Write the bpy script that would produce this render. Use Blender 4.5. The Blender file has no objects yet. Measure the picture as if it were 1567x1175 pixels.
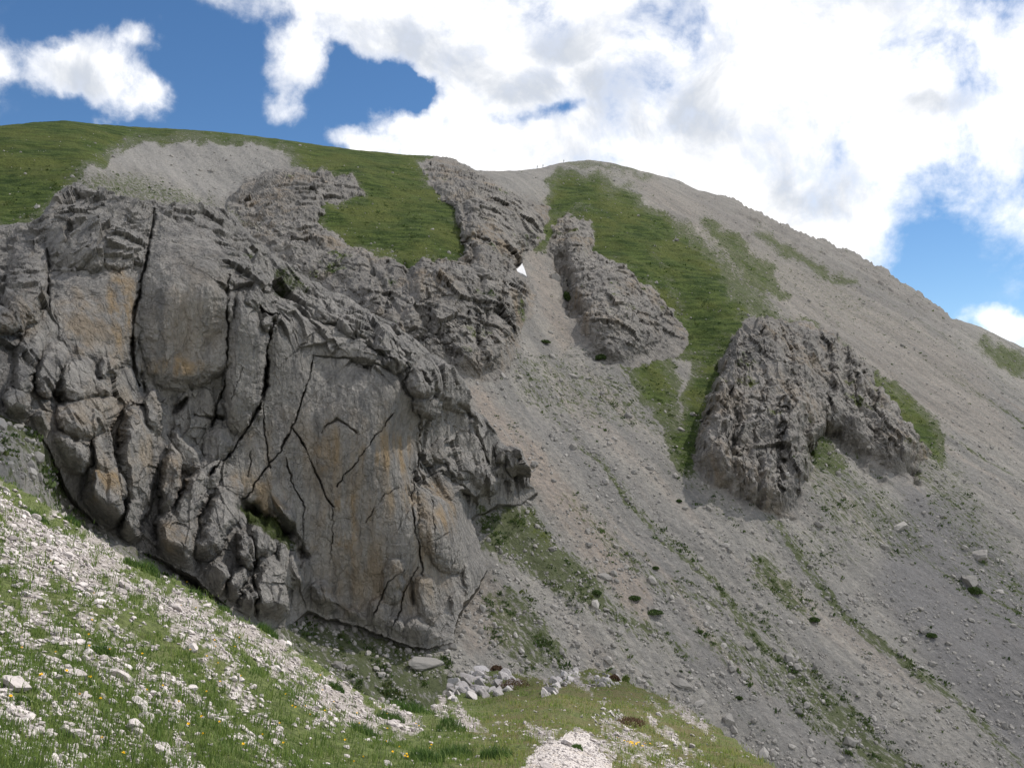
import bpy, math, random
import numpy as np

# ------------------------------------------------------------------ camera, sky, sun
sc = bpy.context.scene
col = sc.collection
W, H = 1567.0, 1175.0                     # photograph size, used to survey directions
HFOV = math.radians(56.0)
PITCH = math.radians(3.0)
F = (W / 2) / math.tan(HFOV / 2)
cp, sp = math.cos(PITCH), math.sin(PITCH)

cam = bpy.data.cameras.new('camera')
cam.sensor_width = 36.0
cam.angle = HFOV
cam.clip_start = 0.1
cam.clip_end = 8000
cam_o = bpy.data.objects.new('camera', cam)
cam_o.rotation_euler = (math.radians(90) + PITCH, 0, 0)
col.objects.link(cam_o)
sc.camera = cam_o

SUN_AZ, SUN_EL = math.radians(62), math.radians(52)      # azimuth clockwise from +Y
sun = bpy.data.lights.new('sun', 'SUN')
sun.energy = 4.3
sun.angle = math.radians(0.6)
sun.color = (1.0, 0.95, 0.88)
sun_o = bpy.data.objects.new('sun', sun)
sun_o.rotation_euler = (math.pi / 2 - SUN_EL, 0, -SUN_AZ + math.pi)
sun_o.location = (200, 100, 300)
col.objects.link(sun_o)
sc.view_settings.view_transform = 'Standard'
sc.view_settings.look = 'None'
sc.view_settings.gamma = 1.0
sc.view_settings.exposure = 0.44


def rays(px, py):
    u = (np.asarray(px, float) - W / 2) / F
    w = (H / 2 - np.asarray(py, float)) / F
    return np.stack([u, cp - w * sp, sp + w * cp], -1)


def unproject(px, py, t):
    return rays(px, py) * np.asarray(t, float)[..., None]


def azel(px, py):
    r = rays(px, py)
    return math.atan2(r[0], r[1]), math.atan2(r[2], math.hypot(r[0], r[1]))


class NT:
    """small helper to write node trees"""
    def __init__(self, tree):
        self.t = tree
        self.n = tree.nodes
        self.l = tree.links

    def node(self, kind, **kw):
        nd = self.n.new(kind)
        for k, v in kw.items():
            setattr(nd, k, v)
        return nd

    def put(self, sock, v):
        if isinstance(v, bpy.types.NodeSocket):
            self.l.new(v, sock)
        elif v is not None:
            sock.default_value = v

    def math(self, op, a, b=None, c=None, clamp=False):
        nd = self.node('ShaderNodeMath', operation=op, use_clamp=clamp)
        for i, v in enumerate((a, b, c)):
            if v is not None:
                self.put(nd.inputs[i], v)
        return nd.outputs[0]

    def vmath(self, op, a, b=None, out=0):
        nd = self.node('ShaderNodeVectorMath', operation=op)
        self.put(nd.inputs[0], a)
        if b is not None:
            self.put(nd.inputs[1], b)
        return nd.outputs[out]

    def scale(self, v, s):
        return self.vmath('MULTIPLY', v, s)

    def noise(self, v, scale, detail=4.0, rough=0.55, dist=0.0, out='Fac'):
        nd = self.node('ShaderNodeTexNoise')
        self.put(nd.inputs['Vector'], v)
        nd.inputs['Scale'].default_value = scale
        nd.inputs['Detail'].default_value = detail
        nd.inputs['Roughness'].default_value = rough
        nd.inputs['Distortion'].default_value = dist
        return nd.outputs[out]

    def voronoi(self, v, scale, feature='F1', out='Distance', rnd=1.0):
        nd = self.node('ShaderNodeTexVoronoi', feature=feature)
        self.put(nd.inputs['Vector'], v)
        nd.inputs['Scale'].default_value = scale
        nd.inputs['Randomness'].default_value = rnd
        return nd.outputs[out]

    def remap(self, v, a, b, c=0.0, d=1.0, smooth=True):
        nd = self.node('ShaderNodeMapRange', interpolation_type='SMOOTHSTEP' if smooth else 'LINEAR')
        self.put(nd.inputs[0], v)
        for i, x in enumerate((a, b, c, d)):
            self.put(nd.inputs[i + 1], x)
        return nd.outputs[0]

    def mix(self, f, a, b, blend='MIX'):
        nd = self.node('ShaderNodeMix', data_type='RGBA', blend_type=blend)
        self.put(nd.inputs[0], f)
        for i, v in ((6, a), (7, b)):
            if isinstance(v, (tuple, list)):
                v = (*v[:3], 1.0)
            self.put(nd.inputs[i], v)
        return nd.outputs[2]

    def attr(self, name):
        return self.node('ShaderNodeAttribute', attribute_name=name).outputs['Fac']


# world: Nishita sky with broken cumulus described by direction (azimuth / elevation)
wld = bpy.data.worlds.new('World')
sc.world = wld
wld.use_nodes = True
wld.cycles.sampling_method = 'MANUAL'
wld.cycles.sample_map_resolution = 512
nt = NT(wld.node_tree)
nt.n.clear()
out = nt.node('ShaderNodeOutputWorld')
sky = nt.node('ShaderNodeTexSky', sky_type='NISHITA')
sky.sun_disc = False
sky.sun_elevation = SUN_EL
sky.sun_rotation = SUN_AZ
sky.altitude = 2200
sky.air_density = 1.0
sky.dust_density = 0.25
sky.ozone_density = 1.6
SKY_STRENGTH = 0.089
CLOUD_STRENGTH = 1.0
# cloud masses: px, py, half width, half height, rotation (degrees), weight
CLOUDS = [
    (1390, 70, 190, 90, 0, .40), (1310, 160, 120, 44, -5, .50), (1440, 165, 110, 26, 10, .35), (1545, 190, 44, 50, -15, .55), (1420, 20, 60, 40, 40, .3), (1545, 90, 40, 50, 0, .3),
    (120, 104, 84, 30, 14, .85), (198, 62, 26, 40, 75, .75), (0, 92, 26, 26, 20, .7), (232, 142, 40, 26, 30, .8), (180, 115, 60, 34, 10, .4), (180, 180, 30, 12, -30, .35),
    (470, 92, 52, 34, -35, .78), (445, 165, 30, 22, 20, .42), (500, 60, 60, 40, -20, .45),
    (340, 8, 60, 26, 10, .30), (480, 0, 120, 40, 0, .6), (600, 50, 80, 60, 20, .8), (575, 80, 24, 24, 0, .45),
    (800, 15, 300, 75, 4, 1.25), (760, 110, 130, 66, 12, 1.0), (690, 60, 110, 50, 14, .95), (840, 130, 120, 60, 10, .8),
    (535, 212, 34, 18, 20, .65), (630, 190, 66, 46, -20, 1.0), (700, 225, 130, 46, -4, 1.1), (800, 240, 130, 40, 0, 1.1), (600, 225, 70, 25, 10, .8),
    (935, 205, 60, 42, 15, 1.0), (1000, 250, 150, 70, 18, 1.25), (1060, 180, 110, 90, 10, .8),
    (1180, 190, 200, 130, 20, 1.2), (1230, 290, 130, 90, 42, 1.1), (1100, 60, 200, 90, 6, 1.2), (1000, 90, 150, 70, 0, .9),
    (1290, 345, 60, 40, 35, .55), (1330, 250, 46, 60, 40, .5), 
    
    (1550, 340, 45, 34, 20, .40), (1400, 230, 60, 22, -10, .28), (1345, 330, 40, 18, 10, .30), (1545, 512, 50, 20, 20, 1.2), (1600, 535, 60, 30, 20, 1.0),
    (1100, -130, 420, 110, 0, 1.0), (2000, 150, 330, 260, 10, .9), (-400, 80, 260, 90, -10, .8),
    (1800, 60, 130, 120, 0, .8), (300, -420, 330, 160, 10, .9), (1900, -500, 420, 230, 20, .9), (-700, -450, 420, 230, -20, .9),
]
tc = nt.node('ShaderNodeTexCoord').outputs['Generated']
sep = nt.node('ShaderNodeSeparateXYZ')
nt.put(sep.inputs[0], tc)
az_ = nt.math('ARCTAN2', sep.outputs[0], sep.outputs[1])
el_ = nt.math('ARCSINE', sep.outputs[2])
comb = nt.node('ShaderNodeCombineXYZ')
nt.put(comb.inputs[0], az_)
nt.put(comb.inputs[1], el_)
ae = comb.outputs[0]
wn = nt.noise(tc, 8.0, 6.0, 0.6, out='Color')
wob = nt.vmath('MULTIPLY', nt.vmath('SUBTRACT', wn, (.5, .5, .5)), (.08, .07, 0))
aew = nt.vmath('ADD', ae, wob)
cov = None
for (x, y, rx, ry, rot, wgt) in CLOUDS:
    a, e = azel(x, y)
    mp = nt.node('ShaderNodeMapping', vector_type='TEXTURE')
    nt.put(mp.inputs[0], aew)
    mp.inputs['Location'].default_value = (a, e, 0)
    mp.inputs['Rotation'].default_value = (0, 0, -math.radians(rot))
    mp.inputs['Scale'].default_value = (rx / F, ry / F, 1)
    d = nt.vmath('LENGTH', mp.outputs[0], out='Value')
    v = nt.remap(d, 0.0, 1.7, wgt, 0.0)
    if cov is None:
        cov = v
    else:
        cov = nt.math('SUBTRACT', nt.math('ADD', cov, v), nt.math('MULTIPLY', nt.math('MULTIPLY', cov, v), 0.66))
GAPS = [(875, 172, 62, 18, -14, .75), (800, 188, 46, 16, -10, .55), (1190, 46, 36, 16, 0, .7), (1265, 108, 24, 16, 0, .5),
        (1075, 175, 40, 46, 10, .40), (1165, 205, 24, 20, 0, .35), (610, 118, 66, 40, 10, .8), (455, 30, 24, 20, 0, .4), (545, 95, 30, 30, 0, .4), (60, 50, 36, 30, 0, .4), (640, 130, 40, 20, 0, .5), ]
for (x, y, rx, ry, rot, wgt) in GAPS:
    a, e = azel(x, y)
    mp = nt.node('ShaderNodeMapping', vector_type='TEXTURE')
    nt.put(mp.inputs[0], aew)
    mp.inputs['Location'].default_value = (a, e, 0)
    mp.inputs['Rotation'].default_value = (0, 0, -math.radians(rot))
    mp.inputs['Scale'].default_value = (rx / F, ry / F, 1)
    cov = nt.math('SUBTRACT', cov, nt.remap(nt.vmath('LENGTH', mp.outputs[0], out='Value'), 0.0, 1.5, wgt, 0.0))
cov = nt.math('ADD', cov, nt.math('MULTIPLY', nt.remap(sep.outputs[1], 0.25, -0.25), 0.62))      # more broken cloud behind the viewer
n1 = nt.noise(tc, 11.0, 10.0, 0.62, 0.3)
n2 = nt.noise(tc, 34.0, 8.0, 0.64, 0.2)
dens = nt.math('ADD', nt.math('MINIMUM', cov, 0.80), nt.math('MULTIPLY', nt.math('SUBTRACT', n1, 0.5), 1.9))
dens = nt.math('ADD', dens, nt.math('MULTIPLY', nt.math('SUBTRACT', n2, 0.5), 0.75))
mask = nt.remap(dens, 0.08, 1.0)
mask = nt.math('MULTIPLY', mask, nt.remap(cov, 0.04, 0.22))
n3 = nt.noise(tc, 9.0, 8.0, 0.58, 0.5)
thick = 0.0
for (x, y, rx, ry, rot) in [(690, 95, 120, 40, 14), (850, 60, 80, 40, 0), (790, 130, 90, 40, 0), (1075, 185, 50, 60, 10), (130, 120, 60, 20, 20), (1440, 150, 60, 20, 0), (940, 110, 80, 40, 0)]:
    a, e = azel(x, y)
    mp = nt.node('ShaderNodeMapping', vector_type='TEXTURE')
    nt.put(mp.inputs[0], aew)
    mp.inputs['Location'].default_value = (a, e, 0)
    mp.inputs['Rotation'].default_value = (0, 0, -math.radians(rot))
    mp.inputs['Scale'].default_value = (rx / F, ry / F, 1)
    thick = nt.math('MAXIMUM', thick, nt.remap(nt.vmath('LENGTH', mp.outputs[0], out='Value'), 0.0, 1.6, .62, 0.0))
core = nt.math('MULTIPLY', nt.remap(dens, 0.35, .85), nt.remap(nt.math('ADD', n3, nt.math('MULTIPLY', thick, .36)), 0.40, 0.72))
ccol = nt.mix(core, (1.02, 1.01, 1.00), (0.52, 0.55, 0.60))
hs = nt.node('ShaderNodeHueSaturation')
hs.inputs['Saturation'].default_value = 1.2
nt.put(hs.inputs['Color'], sky.outputs[0])
bg1 = nt.node('ShaderNodeBackground')
nt.put(bg1.inputs[0], hs.outputs[0])
bg1.inputs[1].default_value = SKY_STRENGTH
bg2 = nt.node('ShaderNodeBackground')
nt.put(bg2.inputs[0], ccol)
bg2.inputs[1].default_value = CLOUD_STRENGTH
mx = nt.node('ShaderNodeMixShader')
nt.put(mx.inputs[0], mask)
nt.l.new(bg1.outputs[0], mx.inputs[1])
nt.l.new(bg2.outputs[0], mx.inputs[2])
nt.l.new(mx.outputs[0], out.inputs[0])

# ------------------------------------------------------------------ numeric toolbox
rng = np.random.default_rng(7)
random.seed(7)


def hsh(ix, iy, iz, seed):
    h = (ix.astype(np.uint32) * np.uint32(374761393) + iy.astype(np.uint32) * np.uint32(668265263)
         + iz.astype(np.uint32) * np.uint32(2147483647) + np.uint32((seed * 974634777 + 12345) & 0xffffffff))
    h ^= h >> np.uint32(13)
    h *= np.uint32(1274126177)
    h ^= h >> np.uint32(16)
    h *= np.uint32(2246822519)
    h ^= h >> np.uint32(13)
    return h


def hf(h):
    return (h & np.uint32(0xffffff)).astype(np.float32) / np.float32(0xffffff)


GR = np.array([(1, 1, 0), (-1, 1, 0), (1, -1, 0), (-1, -1, 0), (1, 0, 1), (-1, 0, 1), (1, 0, -1), (-1, 0, -1),
               (0, 1, 1), (0, -1, 1), (0, 1, -1), (0, -1, -1), (1, 1, 0), (-1, 1, 0), (0, -1, 1), (0, -1, -1)], np.float32)


def perlin(p, seed=0):
    p = p.astype(np.float32)
    i = np.floor(p)
    f = p - i
    i = i.astype(np.int64)
    u = f * f * f * (f * (f * 6 - 15) + 10)
    res = np.zeros(p.shape[:-1], np.float32)
    for dx in (0, 1):
        wx = u[..., 0] if dx else 1 - u[..., 0]
        for dy in (0, 1):
            wy = u[..., 1] if dy else 1 - u[..., 1]
            for dz in (0, 1):
                wz = u[..., 2] if dz else 1 - u[..., 2]
                g = GR[hsh(i[..., 0] + dx, i[..., 1] + dy, i[..., 2] + dz, seed) & np.uint32(15)]
                d = g[..., 0] * (f[..., 0] - dx) + g[..., 1] * (f[..., 1] - dy) + g[..., 2] * (f[..., 2] - dz)
                res += wx * wy * wz * d
    return res


def fbm(p, octv=4, rough=0.5, seed=0, ridged=False):
    a, s, r = 1.0, 0.0, 0
    for o in range(octv):
        n = perlin(p * (2.03 ** o) + 17.3 * o, seed + o)
        if ridged:
            n = 1 - 2.2 * np.abs(n)
        r = r + a * n
        s += a
        a *= rough
    return r / s


def cells(p, seed=0):
    """3-D cells: returns (F1, F2, per-cell random, tilt along the offset from the seed)"""
    p = p.astype(np.float32)
    i = np.floor(p)
    f = p - i
    i = i.astype(np.int64)
    n = p.shape[:-1]
    f1 = np.full(n, 9, np.float32)
    f2 = np.full(n, 9, np.float32)
    rid = np.zeros(n, np.float32)
    tl = np.zeros(n, np.float32)
    for dx in (-1, 0, 1):
        for dy in (-1, 0, 1):
            for dz in (-1, 0, 1):
                h = hsh(i[..., 0] + dx, i[..., 1] + dy, i[..., 2] + dz, seed)
                jx = hf(h)
                h2 = h * np.uint32(1664525) + np.uint32(1013904223)
                h2 ^= h2 >> np.uint32(15)
                jy = hf(h2)
                h3 = h2 * np.uint32(22695477) + np.uint32(1)
                h3 ^= h3 >> np.uint32(14)
                jz = hf(h3)
                vx, vy, vz = f[..., 0] - dx - jx, f[..., 1] - dy - jy, f[..., 2] - dz - jz
                d = np.sqrt(vx * vx + vy * vy + vz * vz)
                near = d < f1
                f2 = np.where(near, f1, np.minimum(f2, d))
                f1 = np.where(near, d, f1)
                rid = np.where(near, hf(h3 * np.uint32(2654435761)), rid)
                tl = np.where(near, (jx - .5) * vx * 2 + (jy - .5) * vz * 2 + (jz - .5) * vy * 2, tl)
    return f1, f2, rid, tl


def sstep(x, a, b):
    t = np.clip((x - a) / (b - a), 0, 1)
    return t * t * (3 - 2 * t)


def tps(ctrl, X, Y):
    """thin plate spline through (px, py, depth); it works on 1/depth so planes stay planes"""
    c = np.array(ctrl, float)
    x, y, v = c[:, 0] / 500, c[:, 1] / 500, 100.0 / c[:, 2]
    n = len(c)

    def k(r2):
        return np.where(r2 > 0, r2 * np.log(np.maximum(r2, 1e-12)), 0)
    A = np.zeros((n + 3, n + 3))
    A[:n, :n] = k((x[:, None] - x) ** 2 + (y[:, None] - y) ** 2) + np.eye(n) * 2e-4
    A[:n, n], A[:n, n + 1], A[:n, n + 2] = 1, x, y
    A[n:, :n] = A[:n, n:].T
    s = np.linalg.solve(A, np.concatenate([v, np.zeros(3)]))
    r = s[n] + s[n + 1] * X / 500 + s[n + 2] * Y / 500
    for j in range(n):
        r = r + s[j] * k((X / 500 - x[j]) ** 2 + (Y / 500 - y[j]) ** 2)
    return 100.0 / np.maximum(r, 0.02)


def poly_sd(poly, X, Y, reach=60):
    """signed distance (positive inside) to a polygon, in survey pixels, clamped to reach"""
    P = np.array(poly, float)
    x0, y0, x1, y1 = P[:, 0].min() - reach, P[:, 1].min() - reach, P[:, 0].max() + reach, P[:, 1].max() + reach
    res = np.full(X.shape, -float(reach), np.float32)
    m = (X > x0) & (X < x1) & (Y > y0) & (Y < y1)
    if not m.any():
        return res
    x, y = X[m].astype(np.float32), Y[m].astype(np.float32)
    d2 = np.full(x.shape, 1e9, np.float32)
    ins = np.zeros(x.shape, bool)
    for (ax, ay), (bx, by) in zip(P, np.roll(P, -1, 0)):
        ex, ey = bx - ax, by - ay
        t = np.clip(((x - ax) * ex + (y - ay) * ey) / (ex * ex + ey * ey + 1e-9), 0, 1)
        d2 = np.minimum(d2, (x - ax - t * ex) ** 2 + (y - ay - t * ey) ** 2)
        c = ((ay > y) != (by > y))
        if ey != 0:
            ins ^= c & (x < ex * (y - ay) / ey + ax)
    d = np.sqrt(d2)
    res[m] = np.clip(np.where(ins, d, -d), -reach, reach)
    return res


def line_d(pts, X, Y, reach=60):
    P = np.array(pts, float)
    res = np.full(X.shape, float(reach), np.float32)
    m = (X > P[:, 0].min() - reach) & (X < P[:, 0].max() + reach) & (Y > P[:, 1].min() - reach) & (Y < P[:, 1].max() + reach)
    x, y = X[m].astype(np.float32), Y[m].astype(np.float32)
    d2 = np.full(x.shape, reach * reach, np.float32)
    for (ax, ay), (bx, by) in zip(P[:-1], P[1:]):
        ex, ey = bx - ax, by - ay
        t = np.clip(((x - ax) * ex + (y - ay) * ey) / (ex * ex + ey * ey + 1e-9), 0, 1)
        d2 = np.minimum(d2, (x - ax - t * ex) ** 2 + (y - ay - t * ey) ** 2)
    res[m] = np.sqrt(d2)
    return res


def ell(cx, cy, rx, ry, ang, X, Y):
    c, s = math.cos(math.radians(ang)), math.sin(math.radians(ang))
    dx, dy = X - cx, Y - cy
    return np.sqrt(((dx * c + dy * s) / rx) ** 2 + ((-dx * s + dy * c) / ry) ** 2)


def block_field(blocks, X, Y, rooted):
    """rounded, slightly tilted rock blocks; rooted ones run on downwards as pillars"""
    hb = np.zeros(X.shape, np.float32)
    for (bx, by, rx, ry, an, hh) in blocks:
        m = (np.abs(X - bx) < 1.6 * max(rx, ry)) & (Y > by - 1.5 * max(rx, ry)) & (Y < by + 2.4 * max(rx, ry))
        if not m.any():
            continue
        x, y = X[m] - bx, Y[m] - by
        c, s_ = math.cos(math.radians(an)), math.sin(math.radians(an))
        u, v = (x * c + y * s_) / rx, (-x * s_ + y * c) / ry
        if rooted(bx, by):
            v = np.where(v > 0, v * .58, v)
        r = (np.abs(u) ** 2.6 + np.abs(v) ** 2.6) ** (1 / 2.6)
        br = np.random.default_rng(int(bx * 7 + by))
        tilt = br.uniform(-.35, .35) * u + br.uniform(.05, .45) * v
        prof = hh * .8 * (np.clip((1 - r) / .5, 0, 1) ** .55 + tilt * np.clip((1 - r) / .3, 0, 1))
        hb[m] = np.maximum(hb[m], prof)
    return hb


def grid_normals(P):
    du = np.gradient(P, axis=1)
    dv = np.gradient(P, axis=0)
    n = np.cross(dv, du)
    n /= np.linalg.norm(n, axis=-1, keepdims=True) + 1e-9
    toward = -(n * P).sum(-1, keepdims=True)
    return np.where(toward < 0, -n, n)


# ------------------------------------------------------------------ object helpers
def new_obj(name, me, mats, parent=None, loc=(0, 0, 0)):
    o = bpy.data.objects.new(name, me)
    for m in (mats if isinstance(mats, (list, tuple)) else [mats]):
        me.materials.append(m)
    o.location = loc
    o.parent = parent
    col.objects.link(o)
    return o


def tag(o, label=None, cat=None, group=None, kind=None):
    for k, v in (('label', label), ('category', cat), ('group', group), ('kind', kind)):
        if v:
            o[k] = v
    return o


def mesh_np(name, V, faces, attrs=None, smooth=True, mat_idx=None):
    """mesh from numpy arrays; faces is (n,3) or (n,4)"""
    me = bpy.data.meshes.new(name)
    k = faces.shape[1]
    me.vertices.add(len(V))
    me.vertices.foreach_set('co', np.ascontiguousarray(V, np.float32).ravel())
    me.loops.add(len(faces) * k)
    me.loops.foreach_set('vertex_index', np.ascontiguousarray(faces, np.int32).ravel())
    me.polygons.add(len(faces))
    me.polygons.foreach_set('loop_start', np.arange(0, len(faces) * k, k, dtype=np.int32))
    me.polygons.foreach_set('loop_total', np.full(len(faces), k, np.int32))
    me.polygons.foreach_set('use_smooth', np.full(len(faces), smooth, bool))
    if mat_idx is not None:
        me.polygons.foreach_set('material_index', np.ascontiguousarray(mat_idx, np.int32))
    for an, av in (attrs or {}).items():
        a = me.attributes.new(an, 'FLOAT', 'POINT')
        a.data.foreach_set('value', np.ascontiguousarray(av, np.float32).ravel())
    me.update()
    me.validate()
    return me


def grid_quads(R, C):
    idx = np.arange(R * C).reshape(R, C)
    return np.stack([idx[:-1, :-1], idx[1:, :-1], idx[1:, 1:], idx[:-1, 1:]], -1).reshape(-1, 4)


def submesh(name, V, quads, attrs, origin, skirt=None):
    used, inv = np.unique(quads, return_inverse=True)
    q = inv.reshape(-1, 4)
    v = V[used]
    at = {k: a.ravel()[used] for k, a in attrs.items()}
    if skirt:                                   # carry the open rim back into the hill so the rock has depth
        e = np.concatenate([q[:, [0, 1]], q[:, [1, 2]], q[:, [2, 3]], q[:, [3, 0]]])
        es = np.sort(e, 1)
        key = es[:, 0].astype(np.int64) * len(v) + es[:, 1]
        _, first, cnt = np.unique(key, return_index=True, return_counts=True)
        b = e[first[cnt == 1]]
        bv, binv = np.unique(b, return_inverse=True)
        b2 = binv.reshape(-1, 2)
        hd = v[bv] * np.array([1, 1, 0])
        hd /= np.linalg.norm(hd, axis=1, keepdims=True)
        base = bv
        for (back, down) in skirt:
            nv = v[bv] + hd * back + np.array([0, 0, -down])
            ni = np.arange(len(bv)) + len(v)
            v2 = np.concatenate([v, nv])
            q = np.concatenate([q, np.stack([base[b2[:, 1]], base[b2[:, 0]], ni[b2[:, 0]], ni[b2[:, 1]]], -1)])
            at = {k: np.concatenate([a, a[bv]]) for k, a in at.items()}
            v = v2
            base = ni
    return mesh_np(name, v - np.array(origin), q, at)


# ------------------------------------------------------------------ materials
def new_mat(name, rough=0.9, spec=0.2):
    m = bpy.data.materials.new(name)
    m.use_nodes = True
    t = NT(m.node_tree)
    b = t.n['Principled BSDF']
    b.inputs['Roughness'].default_value = rough
    b.inputs['Specular IOR Level'].default_value = spec
    return m, t, b


def bump(t, b, height, dist, strength=1.0, chain=None):
    nd = t.node('ShaderNodeBump')
    nd.inputs['Strength'].default_value = strength
    nd.inputs['Distance'].default_value = dist
    t.put(nd.inputs['Height'], height)
    if chain is not None:
        t.l.new(chain, nd.inputs['Normal'])
    t.l.new(nd.outputs[0], b.inputs['Normal'])
    return nd.outputs[0]


def rock_colour(t, pos, ochre, sc_=1.0):
    """weathered limestone: grey with pale and dark patches, runoff streaks and ochre stains"""
    big = t.noise(pos, 0.05 * sc_, 5, 0.6)
    med = t.noise(pos, 0.35 * sc_, 6, 0.65)
    fine = t.noise(pos, 2.2 * sc_, 5, 0.7)
    c = t.mix(t.remap(big, .35, .65), (.265, .250, .230), (.365, .342, .312))
    c = t.mix(t.remap(med, .40, .70, 0, .75), c, (.20, .192, .182))
    c = t.mix(t.remap(fine, .52, .75, 0, .65), c, (.48, .455, .42))
    c = t.mix(t.remap(fine, .46, .28, 0, .5), c, (.13, .126, .12))
    st = t.noise(t.scale(pos, (1.0, 1.0, 0.07)), 0.55 * sc_, 4, 0.6)
    c = t.mix(t.remap(st, .50, .66, 0, .6), c, (.13, .127, .124))
    st2 = t.noise(t.scale(pos, (1.0, 1.0, 0.16)), 0.33 * sc_, 5, 0.65)
    c = t.mix(t.math('MULTIPLY', ochre, t.remap(st2, .38, .62)), c, (.33, .235, .13))
    return c, med, fine


def rock_mat(name):
    m, t, b = new_mat(name, .92, .15)
    pos = t.node('ShaderNodeNewGeometry').outputs['Position']
    c, med, fine = rock_colour(t, pos, t.attr('ochre'))
    g = t.attr('grass')
    gn = t.noise(pos, 1.1, 5, .65)
    gf = t.remap(t.math('ADD', g, t.math('MULTIPLY', t.math('SUBTRACT', gn, .5), .9)), .38, .62)
    gc = t.mix(t.noise(pos, .6, 3), (.035, .048, .016), (.085, .105, .03))
    c = t.mix(gf, c, gc)
    t.put(b.inputs['Base Color'], c)
    hgt = t.math('ADD', t.noise(t.scale(pos, (1, 1, .6)), .9, 8, .62), t.math('MULTIPLY', t.voronoi(t.scale(pos, (1, 1, .55)), 1.1), .35))
    wv = t.vmath('ADD', t.scale(pos, (1, 1, .38)), t.scale(t.noise(pos, .5, 4, out='Color'), (1.6, 1.6, 1.6)))
    jd = t.remap(t.voronoi(wv, .30, 'DISTANCE_TO_EDGE'), 0, .05)
    jd2 = t.remap(t.voronoi(wv, .85, 'DISTANCE_TO_EDGE'), 0, .06)
    n = bump(t, b, hgt, 1.3, .9)
    n = bump(t, b, t.math('ADD', t.math('MULTIPLY', jd, .6), t.math('MULTIPLY', jd2, .25)), .5, .8, n)
    bump(t, b, t.noise(pos, 5.0, 4, .7), .22, .8, n)
    return m


M_CRAG = rock_mat('limestone_face')


def mountain_mat():
    m, t, b = new_mat('mountain_slope', .95, .1)
    pos = t.node('ShaderNodeNewGeometry').outputs['Position']
    grass, rock, veg, warm, pale = [t.attr(k) for k in ('grass', 'rock', 'veg', 'warm', 'pale')]
    # coordinates across and along the fall line
    across = t.vmath('DOT_PRODUCT', pos, (.85, .53, 0), out='Value')
    along = t.vmath('DOT_PRODUCT', pos, (.53, -.85, 0), out='Value')
    cx = t.node('ShaderNodeCombineXYZ')
    t.put(cx.inputs[0], across)
    t.put(cx.inputs[1], t.math('MULTIPLY', along, .085))
    fl = cx.outputs[0]
    s1 = t.noise(fl, .12, 6, .62)
    s2 = t.noise(fl, .55, 5, .65)
    g1 = t.noise(pos, 1.3, 8, .72)
    g2 = t.noise(pos, .18, 5, .6)
    sv = t.node('ShaderNodeTexVoronoi')
    t.put(sv.inputs['Vector'], pos)
    sv.inputs['Scale'].default_value = 1.5
    stone = sv.outputs['Color']
    ss = t.node('ShaderNodeSeparateColor')
    t.put(ss.inputs[0], stone)
    c = t.mix(t.remap(s1, .33, .67), (.222, .214, .198), (.360, .338, .300))
    c = t.mix(t.remap(s2, .45, .72, 0, .55), c, (.42, .38, .335))
    c = t.mix(t.remap(g2, .48, .68, 0, .5), c, (.225, .215, .202))
    c = t.mix(t.math('MULTIPLY', warm, t.remap(s2, .30, .62, .35, 1)), c, (.37, .305, .25))
    c = t.mix(t.remap(pale, 0, 1), c, (.36, .345, .32))
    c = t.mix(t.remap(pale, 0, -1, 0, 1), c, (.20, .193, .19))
    c = t.mix(t.remap(ss.outputs[0], .0, 1, .0, .42, False), c, (.14, .137, .132))
    c = t.mix(t.remap(g1, .56, .76, 0, .8), c, (.50, .48, .45))
    c = t.mix(t.remap(g1, .45, .27, 0, .7), c, (.10, .098, .094))
    # bedrock
    rc, med, fine = rock_colour(t, pos, t.attr('ochre'))
    c = t.mix(rock, c, t.mix(1.0, rc, (.86, .85, .84), 'MULTIPLY'))
    # sparse plants on the scree, in spots stretched down the slope
    cx2 = t.node('ShaderNodeCombineXYZ')
    t.put(cx2.inputs[0], across)
    t.put(cx2.inputs[1], t.math('MULTIPLY', along, .45))
    vn = t.noise(cx2.outputs[0], 1.15, 6, .72)
    vf = t.remap(t.math('ADD', vn, t.math('MULTIPLY', veg, .34)), .62, .74)
    vf = t.math('MULTIPLY', vf, t.remap(veg, .02, .2))
    vc = t.mix(t.noise(pos, .5, 4), (.045, .062, .022), (.11, .13, .045))
    c = t.mix(t.math('MULTIPLY', vf, .85), c, vc)
    # turf
    gn = t.noise(pos, .22, 7, .66)
    gn2 = t.noise(pos, 1.4, 6, .75)
    gf = t.remap(t.math('ADD', t.math('ADD', grass, t.math('MULTIPLY', t.math('SUBTRACT', gn, .5), 1.5)), t.math('MULTIPLY', t.math('SUBTRACT', gn2, .5), 1.7)), .34, .64)
    tn = t.noise(t.scale(pos, (.30, .30, 1.6)), .45, 6, .65)
    tn2 = t.noise(pos, .05, 4, .55)
    gc = t.mix(t.remap(tn, .35, .66), (.034, .057, .014), (.102, .136, .036))
    gc = t.mix(t.remap(tn2, .42, .64, 0, .6), gc, (.135, .145, .042))
    gc = t.mix(t.remap(t.noise(pos, 1.1, 5, .7), .60, .75, 0, .5), gc, (.20, .19, .16))
    gc = t.mix(t.remap(gn2, .55, .36, 0, .65), gc, (.018, .030, .010))
    c = t.mix(gf, c, gc)
    t.put(b.inputs['Base Color'], c)
    h1 = t.math('ADD', t.math('MULTIPLY', t.noise(pos, .8, 8, .7), 1.0), t.math('MULTIPLY', ss.outputs[1], .25))
    n = bump(t, b, h1, .9, .9)
    bump(t, b, t.noise(fl, .6, 6, .7), .5, .5, n)
    return m


M_MTN = mountain_mat()

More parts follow.
